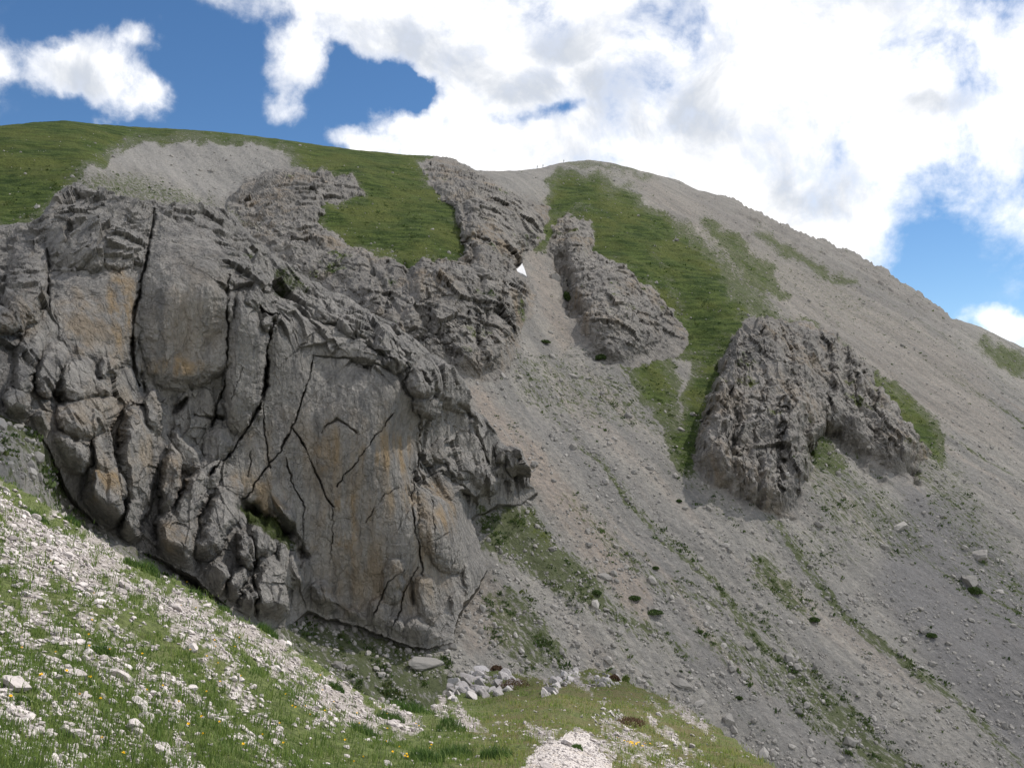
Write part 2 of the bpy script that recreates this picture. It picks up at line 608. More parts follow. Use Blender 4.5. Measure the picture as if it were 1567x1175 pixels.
# ------------------------------------------------------------------ survey of the mountain (survey pixels + metres)
SKY = [(-260, 240), (-150, 215), (0, 193), (50, 187), (100, 185), (150, 190), (200, 194), (300, 199), (370, 206), (420, 212), (480, 221),
       (560, 231), (640, 238), (680, 240), (700, 247), (730, 261), (760, 262), (790, 261), (823, 258), (860, 249), (900, 245), (940, 250),
       (1000, 266), (1040, 277), (1068, 291), (1095, 297), (1134, 308), (1138, 315), (1165, 325), (1185, 334), (1192, 341), (1230, 356),
       (1270, 371), (1310, 388), (1340, 405), (1357, 412), (1365, 422), (1395, 438), (1420, 456), (1445, 475), (1455, 486), (1470, 490),
       (1500, 500), (1530, 515), (1567, 532), (1700, 590), (1830, 650)]


def plane_t(px, py):
    r = rays(px, py)
    return -126.9 / (r[..., 2] + .35 * r[..., 0] - .561 * r[..., 1])


def pl(px, py, k=1.0):
    return (px, py, float(plane_t(px, py)) * k)


MCTRL = [pl(900, 245, 1.05), pl(1060, 288, 1.03), pl(1200, 345, 1.0), pl(1340, 405, .99), pl(1450, 480, 1.0), pl(1567, 532, 1.08), pl(1800, 640, 1.0),
         pl(820, 258, 1.04), pl(730, 261, 1.03), pl(640, 238, 1.08), pl(500, 224, 1.13), pl(300, 199, 1.2), pl(100, 185, 1.2), pl(-100, 205, 1.2), pl(-250, 240, 1.2),
         pl(330, 265, 1.14), pl(200, 240, 1.16), pl(420, 240, 1.10), pl(150, 275, 1.02), pl(360, 320, 1.10), pl(0, 330, 1.05), pl(-200, 350, 1.1),
         pl(600, 330, .99), pl(550, 270, 1.02), pl(660, 360, .955), pl(450, 300, 1.03), pl(720, 300, .99), pl(780, 330, .99),
         pl(700, 450, .945), pl(760, 480, .945), pl(600, 480, .96), pl(740, 570, .97), pl(500, 450, 1.02),
         pl(835, 310, 1.05), pl(815, 395, 1.055), pl(850, 470, 1.035), pl(895, 550, 1.005), pl(845, 520, 1.01),
         pl(900, 300, 1.0), pl(1000, 370, .965), pl(1090, 440, .95), pl(940, 430, .985), pl(940, 510, .975), pl(1000, 480, 1.0), pl(1060, 530, 1.02), pl(1040, 600, 1.01),
         pl(1130, 490, .95), pl(1200, 480, .96), pl(1200, 420, 1.0), pl(1300, 480, 1.0), pl(1400, 600, 1.0), pl(1330, 540, .985), pl(1500, 560, 1.0),
         pl(1200, 640, .97), pl(1300, 700, .98), pl(1150, 790, .985), pl(1400, 740, 1.0), pl(1567, 700, 1.0), pl(1567, 850, 1.0), pl(1567, 1000, .98),
         pl(1567, 1175, .97), pl(1700, 1300, .97), pl(1300, 1000, 1.0), pl(1200, 1175, 1.0), pl(1000, 1175, 1.0), pl(1000, 1320, 1.0),
         pl(1000, 800, 1.0), pl(900, 700, 1.0), pl(800, 640, 1.0), pl(850, 900, 1.0), pl(760, 760, 1.0), pl(720, 1000, .99), pl(1100, 950, 1.0),
         pl(640, 1020, .985), pl(540, 1010, .985), pl(450, 975, .98), pl(640, 1100, .97), pl(450, 1080, .93),
         (230, 855, 127), (100, 765, 116), (0, 640, 110), (62, 664, 113), (-150, 560, 100), (0, 720, 96), (230, 920, 110), (350, 930, 131), (-150, 640, 88), (300, 900, 131),
         (0, 480, 150), (200, 600, 190), (400, 700, 195), (600, 750, 192), (300, 450, 230), (0, 430, 195), (-150, 430, 160), (500, 850, 172), (640, 880, 175)]

STEP = 1.45
mx_ = np.arange(-190, 1767, STEP)
MC = len(mx_)
sky_y = np.interp(mx_, [p[0] for p in SKY], [p[1] for p in SKY])
jag = perlin(np.stack([mx_ * .07, mx_ * 0 + 3.3, mx_ * 0], -1), 5) * 3.0 + perlin(np.stack([mx_ * .23, mx_ * 0 + 8.3, mx_ * 0], -1), 6) * 2.0
rocky = sstep(mx_, 1040, 1150) * (1 - sstep(mx_, 1450, 1475)) + .5 * sstep(mx_, 640, 670) * (1 - sstep(mx_, 725, 760))
ker = np.hanning(61)
ker /= ker.sum()
sky_s = np.convolve(np.pad(sky_y, 30, mode='reflect', reflect_type='odd'), ker, 'valid')
crest = (sky_y - sky_s) - np.round(jag * 1.3) * rocky * 1.25 + .18 * jag * (1 - rocky)
sky_y = sky_s
MR = int(1000 / STEP)
rr = np.linspace(0, 1, MR) ** 1.04
MX = np.repeat(mx_[None, :], MR, 0)
MY = sky_y[None, :] + rr[:, None] * (1300 - sky_y[None, :])
MY = MY + crest[None, :] * np.exp(-(MY - sky_y[None, :]) / 9.0)
k = 8
Tc = tps(MCTRL, MX[::k, ::k], MY[::k, ::k])


def upsample(A, k, R, C):
    ri, ci = np.arange(R) / k, np.arange(C) / k
    r0, c0 = np.minimum(ri.astype(int), A.shape[0] - 2), np.minimum(ci.astype(int), A.shape[1] - 2)
    fr, fc = (ri - r0)[:, None], (ci - c0)[None, :]
    a = A[r0][:, c0]
    b_ = A[r0 + 1][:, c0]
    c = A[r0][:, c0 + 1]
    d = A[r0 + 1][:, c0 + 1]
    return (a * (1 - fr) + b_ * fr) * (1 - fc) + (c * (1 - fr) + d * fr) * fc


MT = 1.0 / upsample(1.0 / Tc, k, MR, MC)
MT *= 1 + .05 * np.exp(-(MY - sky_y[None]) / 9.0)             # the crest rolls away
MP = unproject(MX, MY, MT)
MN = grid_normals(MP)

# ragged outlines: warp the survey coordinates before testing outlines
wq = np.stack([MX / 22, MY / 22, MX * 0], -1)
wx = MX + fbm(wq, 4, .55, 11) * 16
wy = MY + fbm(wq + 40, 4, .55, 12) * 16

GRASS = [
    ([(-260, 150), (0, 150), (100, 150), (250, 150), (420, 170), (640, 200), (690, 236), (668, 243), (645, 252), (655, 278), (672, 300), (692, 330),
      (712, 370), (705, 393), (660, 394), (625, 404), (560, 385), (520, 365), (488, 338), (502, 312), (556, 296), (540, 272), (478, 258), (455, 245), (440, 222),
      (390, 213), (300, 206), (200, 207), (182, 217), (150, 242), (112, 265), (92, 290), (45, 330), (0, 345), (-260, 360)], 1.0),
    ([(850, 280), (875, 273), (915, 283), (955, 301), (1010, 336), (1068, 382), (1112, 430), (1138, 490), (1105, 520), (1075, 545), (1045, 535), (1050, 508),
      (1020, 465), (985, 430), (940, 402), (910, 388), (905, 345), (880, 328), (857, 335), (846, 360), (828, 373), (835, 345), (848, 325)], 1.0),
    ([(1133, 488), (1108, 530), (1088, 590), (1092, 602), (1072, 640), (1064, 690), (1057, 716), (1040, 705), (1042, 660), (1055, 610), (1068, 575), (1076, 545), (1100, 515)], 1.0),
    ([(962, 556), (1020, 545), (1030, 600), (1020, 645), (1003, 622), (982, 596)], .85), ([(1010, 620), (1024, 625), (1040, 690), (1030, 700)], .6),
    ([(1338, 578), (1367, 595), (1402, 630), (1424, 652), (1442, 702), (1412, 680), (1388, 650), (1358, 610)], .95),
    ([(1125, 398), (1170, 418), (1192, 452), (1150, 432)], .72), ([(1160, 358), (1215, 384), (1300, 432), (1235, 408)], .5),
    ([(1080, 340), (1130, 372), (1175, 412), (1110, 388)], .6), ([(1225, 676), (1262, 668), (1290, 705), (1275, 725), (1240, 712)], .55),
    ([(770, 780), (812, 788), (850, 830), (830, 838), (790, 812)], .62), ([(1500, 520), (1570, 550), (1700, 640), (1567, 575), (1510, 540)], .5),
    ([(1190, 488), (1250, 498), (1330, 575), (1290, 560), (1240, 508)], .6),
    ([(940, 285), (1050, 340), (1160, 440), (1210, 495), (1140, 495), (1060, 385), (1000, 330)], .33), ([(850, 255), (930, 262), (980, 285), (940, 300), (880, 280)], .3), ([(850, 246), (900, 243), (1000, 266), (1000, 274), (900, 254), (850, 256)], .35),
    ([(0, 500), (60, 640), (120, 760), (90, 770), (30, 700), (-40, 600)], .35),
]
BARE = [([(470, 262), (540, 270), (556, 296), (520, 305), (480, 290)], .6), ([(640, 246), (655, 250), (668, 268), (650, 262)], .6),
        ([(995, 350), (1010, 385), (1040, 440), (1060, 495), (1040, 480), (1015, 430), (990, 385)], .40), ([(880, 310), (935, 318), (930, 330), (885, 326)], .35)]
ROCK = [
    ([(352, 300), (400, 262), (470, 258), (540, 272), (556, 296), (500, 312), (486, 338), (520, 365), (560, 386), (625, 405), (660, 396), (705, 395), (712, 370),
      (692, 330), (672, 300), (655, 278), (648, 250), (680, 230), (728, 262), (790, 298), (842, 318), (838, 338), (826, 372), (802, 385), (800, 410), (816, 450), (822, 470),
      (802, 500), (790, 540), (772, 572), (745, 585), (700, 575), (600, 540), (480, 460), (400, 400), (340, 330)], 'central'),
    ([(865, 330), (905, 335), (912, 385), (950, 405), (1010, 450), (1045, 495), (1050, 532), (1010, 552), (960, 562), (920, 560), (897, 530), (872, 480), (856, 430), (848, 400),
      (834, 385), (845, 347)], 'second'),
    ([(1137, 490), (1200, 488), (1262, 503), (1312, 545), (1345, 590), (1382, 640), (1422, 690), (1402, 722), (1390, 742), (1358, 722), (1308, 690), (1268, 658), (1238, 690),
      (1250, 718), (1246, 745), (1228, 740), (1216, 790), (1195, 797), (1150, 777), (1090, 747), (1060, 722), (1062, 690), (1076, 640), (1088, 595), (1108, 545)], 'right'),
]
VEG = [
    ([(735, 780), (800, 785), (850, 825), (915, 880), (940, 935), (1010, 965), (1060, 1000), (960, 965), (880, 925), (800, 865), (735, 845)], .85),
    ([(855, 755), (880, 760), (1010, 880), (1120, 915), (1205, 970), (1190, 975), (1080, 930), (990, 900), (900, 810)], .55),
    ([(1140, 845), (1180, 850), (1235, 915), (1250, 955), (1200, 935), (1160, 890)], .75),
    ([(740, 910), (790, 900), (860, 985), (880, 1030), (800, 1035), (750, 980)], .65),
    ([(900, 915), (930, 905), (1040, 975), (1090, 1015), (1050, 1010), (960, 965)], .45),
    ([(1050, 965), (1110, 965), (1260, 1050), (1400, 1180), (1330, 1180), (1200, 1080), (1100, 1010)], .55),
    ([(1220, 680), (1270, 665), (1310, 720), (1400, 780), (1440, 860), (1350, 850), (1260, 800), (1230, 740)], .45),
    ([(1390, 660), (1430, 650), (1567, 860), (1600, 960), (1500, 900), (1420, 780)], .38),
    ([(420, 945), (560, 960), (690, 1000), (700, 1100), (500, 1090)], .75),
    ([(780, 540), (860, 540), (1000, 610), (1040, 690), (980, 660), (880, 640), (800, 620)], .42), ([(1000, 640), (1050, 710), (1150, 800), (1100, 790), (1020, 720)], .35),
    ([(1140, 800), (1300, 800), (1330, 860), (1240, 870)], .35), ([(1090, 340), (1300, 430), (1400, 520), (1300, 500), (1150, 420)], .30),
    ([(110, 265), (200, 260), (330, 310), (420, 360), (330, 330), (200, 310), (110, 300)], .55), ([(880, 560), (980, 575), (1010, 640), (950, 640)], .45),
    ([(-30, 560), (60, 680), (200, 830), (330, 920), (250, 910), (60, 780), (-60, 700)], .4), ([(1200, 870), (1260, 890), (1420, 1010), (1500, 1090), (1400, 1040), (1290, 960)], .22),
]
WARM = [([(715, 590), (735, 590), (830, 690), (945, 830), (1005, 905), (985, 960), (910, 870), (840, 780), (765, 690), (725, 640)], .85),
        ([(835, 300), (850, 300), (838, 350), (830, 380), (850, 440), (885, 520), (860, 540), (830, 480), (812, 420), (806, 385), (825, 350)], .55),
        ([(690, 940), (750, 880), (790, 950), (780, 990), (720, 1000)], .5), ([(1130, 860), (1200, 880), (1350, 990), (1450, 1080), (1380, 1050), (1250, 970)], .40),
        ([(960, 260), (1200, 360), (1500, 560), (1567, 700), (1400, 640), (1200, 480), (1040, 380)], .30)]
PALE = [([(180, 210), (300, 205), (400, 215), (440, 225), (420, 270), (370, 300), (340, 310), (290, 290), (220, 260), (170, 245)], .55),
        ([(730, 262), (850, 258), (850, 300), (800, 300), (760, 285)], .35)]

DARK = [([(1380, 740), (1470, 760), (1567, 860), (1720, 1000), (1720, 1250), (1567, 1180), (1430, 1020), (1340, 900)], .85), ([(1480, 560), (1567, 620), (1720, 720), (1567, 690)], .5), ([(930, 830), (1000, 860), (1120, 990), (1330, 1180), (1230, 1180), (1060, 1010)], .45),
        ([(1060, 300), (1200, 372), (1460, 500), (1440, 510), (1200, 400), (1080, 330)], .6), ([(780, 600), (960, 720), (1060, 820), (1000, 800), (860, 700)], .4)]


def accumulate(lst, X, Y, soft):
    r = np.zeros(X.shape, np.float32)
    for poly, w_ in lst:
        r = np.maximum(r, w_ * sstep(poly_sd(poly, X, Y, 30), -soft, soft))
    return r


m_grass = accumulate(GRASS, wx + fbm(wq * .6 + 5, 3, .5, 13) * 16, wy + fbm(wq * .6 + 25, 3, .5, 14) * 16, 29)
for poly, w_ in BARE:
    m_grass = np.maximum(0, m_grass - w_ * sstep(poly_sd(poly, wx, wy, 30), -8, 8))
m_veg = accumulate(VEG, wx, wy, 18)
m_warm = accumulate(WARM, wx, wy, 12)
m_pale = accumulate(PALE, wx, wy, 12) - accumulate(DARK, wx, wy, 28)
fw = np.stack([MX / 9, MY / 9, MX * 0 + 7], -1)
fwx, fwy = fbm(fw, 3, .6, 17) * 7, fbm(fw + 33, 3, .6, 18) * 7
rock_sd = {n: poly_sd(p, wx + fwx, wy + fwy, 40) for p, n in ROCK}
m_rock = np.zeros_like(m_grass)
for n, sd in rock_sd.items():
    m_rock = np.maximum(m_rock, sstep(sd, -2.5, 2.5))
ridge_rock = rocky[None, :] * np.clip(1 - (MY - sky_y[None] - 16) / 34, 0, 1) * sstep(fbm(wq * 1.4, 3, .5, 31), -.25, .2)
edge_mix = fbm(np.stack([MX / 16, MY / 16, MX * 0 + 2], -1), 4, .6, 19) * 22
m_look = np.maximum.reduce([sstep(sd + edge_mix + 3, -3, 3) for sd in rock_sd.values()]).astype(np.float32)
m_rock2 = np.maximum(m_rock, .8 * ridge_rock)
LEDGE = [([(998, 320), (1030, 323), (1060, 346), (1035, 344)], .9), ([(1052, 288), (1085, 294), (1115, 314), (1075, 310)], .8), ([(1105, 342), (1145, 360), (1160, 378), (1118, 364)], .8), ([(1160, 325), (1235, 358), (1245, 378), (1180, 350)], .9), ([(1280, 380), (1345, 408), (1405, 448), (1450, 486), (1400, 472), (1330, 428)], .8),
         ([(1130, 312), (1165, 326), (1170, 345), (1135, 330)], .8), ([(105, 268), (160, 268), (240, 300), (340, 312), (350, 330), (240, 318), (150, 300)], .55), ([(1000, 372), (1060, 420), (1050, 430), (1005, 395)], .4)]
m_rock2 = np.maximum(m_rock2, accumulate(LEDGE, wx, wy, 4))
m_grass = m_grass * (1 - .9 * sstep(m_rock, .4, .9))
st_ac, st_al = MP[..., 0] * .85 + MP[..., 1] * .53, MP[..., 0] * .53 - MP[..., 1] * .85
streak = fbm(np.stack([(st_ac + 7 * fbm(MP / 30, 3, .55, 26)) / 11, st_al / 170, MX * 0 + 4], -1), 4, .55, 25)
zone = sstep(MY, 520, 640) * sstep(MX, 700, 800) * (1 - m_rock)
m_veg = np.maximum(m_veg, .75 * zone * sstep(streak, .06, .36))
m_veg = np.maximum(m_veg, .8 * sstep(m_grass, .04, .3) * (1 - m_rock))
m_veg = np.maximum(m_veg, .42 * sstep(MX, 1000, 1120) * (1 - sstep(MY, 620, 760)) * (1 - m_rock) * sstep(streak, .0, .3))
m_warm = np.maximum(m_warm, .6 * zone * sstep(-streak, .12, .34))
m_pale = m_pale + .35 * zone * sstep(-streak, .16, .36) * (1 - np.clip(-m_pale, 0, 1))

# large and small relief of the open slopes
DS = np.zeros(MX.shape, np.float32)
along_ = MP[..., 0] * .53 - MP[..., 1] * .85
across_ = MP[..., 0] * .85 + MP[..., 1] * .53
flq = np.stack([across_ / 14, along_ / 130, MX * 0], -1)
DS += (fbm(flq, 4, .5, 21) * 2.2).astype(np.float32) * np.clip(1 - m_rock, 0, 1) * (.45 + .55 * (1 - m_grass))
DS += fbm(MP / 22, 4, .5, 22) * 1.6
DS += fbm(MP / 2.2, 4, .6, 23) * .45 * (1 - .6 * m_grass)
DS -= .8 * m_grass * np.abs(fbm(np.stack([MP[..., 0] / 30, MP[..., 1] / 30, MP[..., 2] / 3.2], -1), 2, .5, 24))

# bedrock relief
sel = (m_rock2 > .02)
Pq = MP[sel]
kind_rib = sstep(rock_sd['right'], -8, 8)[sel]
warp = np.stack([fbm(Pq / 16, 3, .5, 51), fbm(Pq / 16 + 31, 3, .5, 52), fbm(Pq / 16 + 67, 3, .5, 53)], -1) * 2.5
Pw = Pq + warp
zs = np.where(kind_rib > .5, .30, .55)
Ps = Pw * np.array([1, 1, .55])
lat = Pw[..., 0] * .956 - Pw[..., 1] * .29
Pr = np.stack([lat * 1.25, (Pw[..., 0] * .29 + Pw[..., 1] * .956) * .22, Pw[..., 2] * .26], -1)
Ps = np.where((kind_rib > .5)[:, None], Pr, Ps)
f1, f2, rid, tl = cells(Ps / 17, 61)
h = (rid - .4) * 4.0 + tl * 7.0
f1, f2, rid, tl = cells(Ps / 6.5 + 9, 62)
h += (rid - .4) * 2.0 + tl * 3.6
f1, f2, rid, tl = cells(Ps / 2.6 + 3, 63)
h += (rid - .4) * 1.1 + tl * 1.8
h += fbm(Ps / 9, 5, .55, 64) * 2.4 + fbm(Ps / 2, 4, .6, 65) * .8
h += kind_rib * fbm(Pw * np.array([1, 1, .12]) / 11, 4, .5, 66, ridged=True) * 5.0
hm = np.zeros(MX.shape, np.float32)
hm[sel] = h
rise = np.zeros(MX.shape, np.float32)
ribs = fbm(np.stack([(MP[..., 0] * .956 - MP[..., 1] * .29) / 7 + 1.2 * fbm(MP / 20, 4, .55, 67), MP[..., 1] / 70, MP[..., 2] / 60], -1), 5, .6, 68, ridged=True)
wall = np.zeros(MX.shape, np.float32)
footf = np.ones(MX.shape, np.float32)
for n, frac, cap, flush, soft, rb in (('central', .45, 13, 120, 26, 1.6), ('second', .45, 10, 90, 22, 1.4), ('right', .50, 19, 14, 14, 4.2)):
    inside = rock_sd[n] > 0
    has = inside.any(0)
    yb = np.where(has, np.where(inside, MY, -1).max(0), np.nan)
    yt = np.where(has, np.where(inside, MY, 9999).min(0), np.nan)
    cidx = np.arange(MC)
    kk = np.ones(41) / 41
    yb = np.convolve(np.interp(cidx, cidx[has], yb[has]), kk, 'same')
    yt = np.convolve(np.interp(cidx, cidx[has], yt[has]), kk, 'same')
    fi = np.clip(np.searchsorted(rr, (yb - sky_y) / (1300 - sky_y)), 0, MR - 1)
    tb = MT[fi, cidx]
    lift = np.clip(frac * (MT - tb[None]), 0, None)
    lift = cap * (1 - np.exp(-lift / cap))
    lift = lift * sstep(MY, yt[None] - 6, yt[None] + flush)
    if n == 'central':
        lift = lift * (.25 + .75 * sstep(MX, 520, 650))
    wall = np.maximum(wall, np.where(inside, lift, 0) * np.sqrt(np.clip(rock_sd[n] / soft, 0, 1)))
    footf = np.where(inside, np.minimum(footf, .12 + .88 * sstep(yb[None] - MY, -4, 42)), footf)
    rise = np.maximum(rise, (1.2 + rb * ribs) * np.sqrt(np.clip(rock_sd[n] / soft, 0, 1)) * inside)
MBLOCKS = [(1118, 650, 34, 90, 6, 6), (1165, 735, 34, 55, 0, 7), (1205, 735, 24, 60, -3, 6), (1180, 570, 30, 70, 2, 5), (1215, 640, 24, 46, 0, 6), (1150, 610, 22, 70, 4, 4), (1240, 575, 30, 75, -4, 5), (1285, 590, 26, 60, -8, 5),
           (1320, 640, 26, 60, -10, 6), (1372, 690, 26, 44, -12, 7), (1345, 620, 18, 50, -14, 5), (1265, 560, 16, 46, 0, 4), (1312, 560, 16, 36, -18, 5), (1090, 690, 20, 60, 8, 5), (1140, 520, 24, 36, 0, 3), (1250, 640, 18, 40, 0, 4),
           (690, 470, 42, 60, 12, 6), (745, 425, 30, 52, 8, 5), (700, 340, 36, 56, 10, 4), (560, 425, 46, 34, 30, 4), (620, 500, 36, 44, 20, 5), (760, 520, 26, 46, 0, 5), (745, 300, 34, 40, 14, 4), (785, 440, 24, 46, 6, 5), (650, 430, 32, 36, 10, 4),
           (430, 330, 44, 30, 35, 3), (480, 390, 40, 34, 40, 3), (800, 340, 26, 34, 0, 3), (720, 540, 26, 36, 0, 5), (925, 465, 40, 62, 14, 5), (884, 370, 22, 36, 0, 4), (980, 500, 34, 36, 25, 4), (945, 530, 30, 26, 0, 4), (895, 420, 20, 40, 10, 4)]
mwx = MX + fbm(wq * 1.6 + 9, 4, .55, 15) * 20
mwy = MY + fbm(wq * 1.6 + 60, 4, .55, 16) * 20
mb = block_field(MBLOCKS, mwx, mwy, lambda x, y: x > 1060)
groove = np.zeros(MX.shape, np.float32)
for pts, w_, dp in [([(1135, 500), (1140, 560), (1128, 640), (1130, 700)], 4, 5), ([(1195, 500), (1205, 580), (1190, 650), (1192, 760)], 4, 6), ([(1160, 520), (1168, 600), (1150, 680)], 3, 4), ([(1262, 505), (1270, 600), (1255, 650)], 5, 5), ([(1228, 500), (1232, 560)], 3, 4), ([(1300, 545), (1310, 620), (1340, 680)], 4, 5), ([(1100, 600), (1105, 680)], 3, 3),
                     ([(720, 380), (715, 430), (735, 500), (730, 560)], 4, 4), ([(660, 400), (650, 450), (665, 520)], 4, 3.5), ([(590, 400), (600, 450), (580, 500)], 4, 3), ([(770, 400), (765, 470), (790, 530)], 4, 4), ([(690, 260), (715, 320), (740, 370)], 4, 3), ([(640, 520), (700, 500), (740, 480)], 3, 3), ([(905, 400), (900, 450), (935, 500)], 3, 3), ([(960, 450), (965, 500)], 3, 3)]:
    groove = np.maximum(groove, .55 * dp * np.exp(-(line_d(pts, mwx, mwy) / w_) ** 2))
wall = wall + footf * (mb - groove) * np.clip(np.maximum.reduce([rock_sd[n] for n in rock_sd]) / 8, 0, 1)
inner = np.clip(.25 + np.maximum.reduce([rock_sd[n] for n in rock_sd]) / 10, 0, 1)
DR = footf * m_rock * (hm * np.where(rock_sd['right'] > -5, .34, .42) * inner + rise) + .25 * np.clip(m_rock2 - m_rock, 0, 1) * hm
# recesses seen in the cliffs: shaded gully walls and clefts
CLEFT = [([(858, 395), (866, 430), (872, 462), (890, 480)], 9, 9), ([(905, 540), (925, 545), (935, 550)], 9, 4), ([(1268, 655), (1300, 690), (1345, 735)], 10, 4),
         ([(1228, 640), (1240, 690)], 7, 5), ([(1160, 700), (1162, 770)], 5, 4), ([(1100, 560), (1125, 640), (1122, 700)], 5, 4), ([(700, 300), (720, 380), (735, 450), (760, 520)], 6, 3),
         ([(620, 405), (640, 470), (690, 540)], 6, 3), ([(560, 400), (590, 450), (640, 520)], 6, 3), ([(1390, 715), (1405, 735)], 5, 5)]
for pts, w_, dp in CLEFT:
    DR -= .7 * dp * np.exp(-(line_d(pts, wx, wy) / w_) ** 2)
edge_keep = np.clip((MY - sky_y[None]) / 14, .25, 1)
RD = MN * .40 - MP / np.linalg.norm(MP, axis=-1, keepdims=True) * .8
RD /= np.linalg.norm(RD, axis=-1, keepdims=True)
MP = MP + MN * (DS * edge_keep)[..., None] + RD * (DR * edge_keep)[..., None]
MP = MP * (1 - wall / np.linalg.norm(MP, axis=-1))[..., None]

m_ochre = np.clip(m_rock * (fbm(MP / 18, 3, .5, 71) * 1.1 + .04), 0, .45)
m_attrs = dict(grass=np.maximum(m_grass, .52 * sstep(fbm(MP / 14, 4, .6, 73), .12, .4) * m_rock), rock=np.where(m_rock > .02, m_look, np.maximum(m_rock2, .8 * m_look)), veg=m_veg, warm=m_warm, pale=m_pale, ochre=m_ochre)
# back of the crest: two hidden rows that fall away behind the skyline
hd = MP[:1] * np.array([1, 1, 0])
hd /= np.linalg.norm(hd, axis=-1, keepdims=True)
back = np.concatenate([MP[:1] + hd * 160 + np.array([0, 0, -95]), MP[:1] + hd * 60 + np.array([0, 0, -22]), MP[:1] + hd * 16 + np.array([0, 0, -3.0])])
VP = np.concatenate([back, MP]).reshape(-1, 3)
va = {n: np.concatenate([a[:1]] * 3 + [a]) for n, a in m_attrs.items()}
quads = grid_quads(MR + 3, MC)


def face_any(mask):                       # a face belongs to a rock when its first corner does
    mk = np.concatenate([np.zeros((3, MC), bool), mask]).ravel()
    return mk[quads[:, 0]]


taken = np.zeros(len(quads), bool)
CRAGS = (('central', 'broad grey cliff band between the dark green slope and the snow patch', 'cliff', 'rock_cliff'),
         ('second', 'dark wedge of cliff right of the scree gully under the green spur', 'cliff', 'rock_cliff'),
         ('right', 'ribbed grey crag standing alone on the scree below the right end of the green spur', 'crag', 'rock_crag'))
for n, lab, cat, nm in CRAGS:
    f = face_any(rock_sd[n] > -1.0) & ~taken
    taken |= f
    q = quads[f]
    vv = VP[np.unique(q)]
    org = (float(vv[:, 0].mean()), float(vv[:, 1].mean()), float(vv[:, 2].min()))
    me = submesh(nm, VP, q, va, org)
    me.polygons.foreach_set('use_smooth', np.zeros(len(me.polygons), bool))
    o = new_obj(nm, me, M_MTN, None, org)
    tag(o, lab, cat)
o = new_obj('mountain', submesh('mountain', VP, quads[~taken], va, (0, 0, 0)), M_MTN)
tag(o, kind='structure')

# ------------------------------------------------------------------ the near crag
CSTEP = 1.0
cx_ = np.arange(-150, 870, CSTEP)
cy_ = np.arange(255, 1010, CSTEP)
CX, CY = np.meshgrid(cx_, cy_)
CR, CC = CX.shape
def ground_t(x, y, dx=-.9):
    return (x, y, float(tps(MCTRL, np.array([[float(x)]]), np.array([[float(y)]]))[0, 0]) + dx)


CCTRL = [(-150, 500, 104), (-150, 300, 150), ground_t(0, 637), ground_t(62, 664), ground_t(112, 765), ground_t(235, 852), ground_t(340, 925), ground_t(450, 950), ground_t(555, 962), ground_t(640, 992), ground_t(700, 985), ground_t(738, 890, -3), ground_t(735, 825, -4),
         ground_t(828, 758), ground_t(796, 774), ground_t(760, 775, -3), ground_t(722, 794, -4),
         (0, 480, 122), (100, 560, 127), (200, 650, 133), (300, 700, 142), (400, 700, 148), (500, 750, 152), (600, 700, 156), (690, 800, 168), (640, 600, 163), (400, 600, 149),
         (150, 430, 141), (40, 420, 138), (300, 400, 150), (400, 420, 158), (300, 520, 147), (500, 560, 157), (560, 500, 168), (640, 540, 175), (450, 470, 160),
         (0, 345, 160), (110, 290, 170), (150, 330, 157), (330, 325, 175), (240, 315, 168), (450, 430, 177), (560, 475, 182), (730, 640, 194), (690, 650, 183), (800, 695, 200),
         (720, 720, 185), (640, 680, 168)]
CT = 1.0 / upsample(1.0 / tps(CCTRL, CX[::8, ::8], CY[::8, ::8]), 8, CR, CC)
CP0 = unproject(CX, CY, CT)
CN = grid_normals(CP0)
q = np.stack([CX / 26, CY / 26, CX * 0], -1)
w1, w2 = fbm(q, 4, .55, 81), fbm(q + 50, 4, .55, 82)
cwx, cwy = CX + w1 * 9, CY + w2 * 9
CRAG = [(-170, 345), (0, 345), (55, 338), (85, 300), (112, 278), (170, 298), (240, 312), (300, 312), (335, 318), (362, 335), (398, 372), (450, 408), (500, 440), (545, 462), (600, 490),
        (650, 530), (690, 558), (716, 592), (718, 622), (746, 642), (768, 678), (800, 688), (804, 712), (814, 738), (826, 756), (796, 772), (760, 772), (722, 792), (732, 830),
        (747, 868), (735, 895), (702, 940), (692, 985), (640, 992), (590, 975), (555, 958), (500, 945), (470, 935), (440, 960), (408, 962), (385, 950), (340, 925), (300, 882), (235, 852), (170, 825),
        (112, 765), (84, 705), (62, 664), (0, 637), (-170, 560)]
c_sd = poly_sd(CRAG, cwx, cwy, 50)

# where the rock is broken (1) and where it is a clean slab (0)
SMOOTH = [[(75, 420), (222, 410), (205, 560), (130, 540), (80, 520)], [(232, 350), (330, 340), (352, 480), (345, 590), (260, 600), (205, 560), (205, 470)],
          [(350, 420), (410, 510), (405, 600), (320, 720), (345, 600), (352, 500)], [(425, 500), (480, 540), (600, 570), (635, 620), (640, 700), (600, 900), (560, 950), (480, 900), (440, 780), (340, 740), (400, 620)],
          [(640, 740), (720, 780), (735, 860), (700, 930), (640, 900), (600, 840)], [(500, 850), (640, 850), (690, 940), (640, 960), (540, 940)]]
smooth = np.zeros(CX.shape, np.float32)
for p in SMOOTH:
    smooth = np.maximum(smooth, sstep(poly_sd(p, cwx, cwy, 30), -14, 14))
rough_ = 1 - smooth
rough_ = rough_ * (1 - .55 * sstep(poly_sd([(-170, 440), (30, 460), (90, 530), (190, 535), (245, 590), (290, 670), (340, 740), (365, 800), (470, 820), (480, 960), (400, 990), (-170, 990)], cwx, cwy, 40), -10, 10))

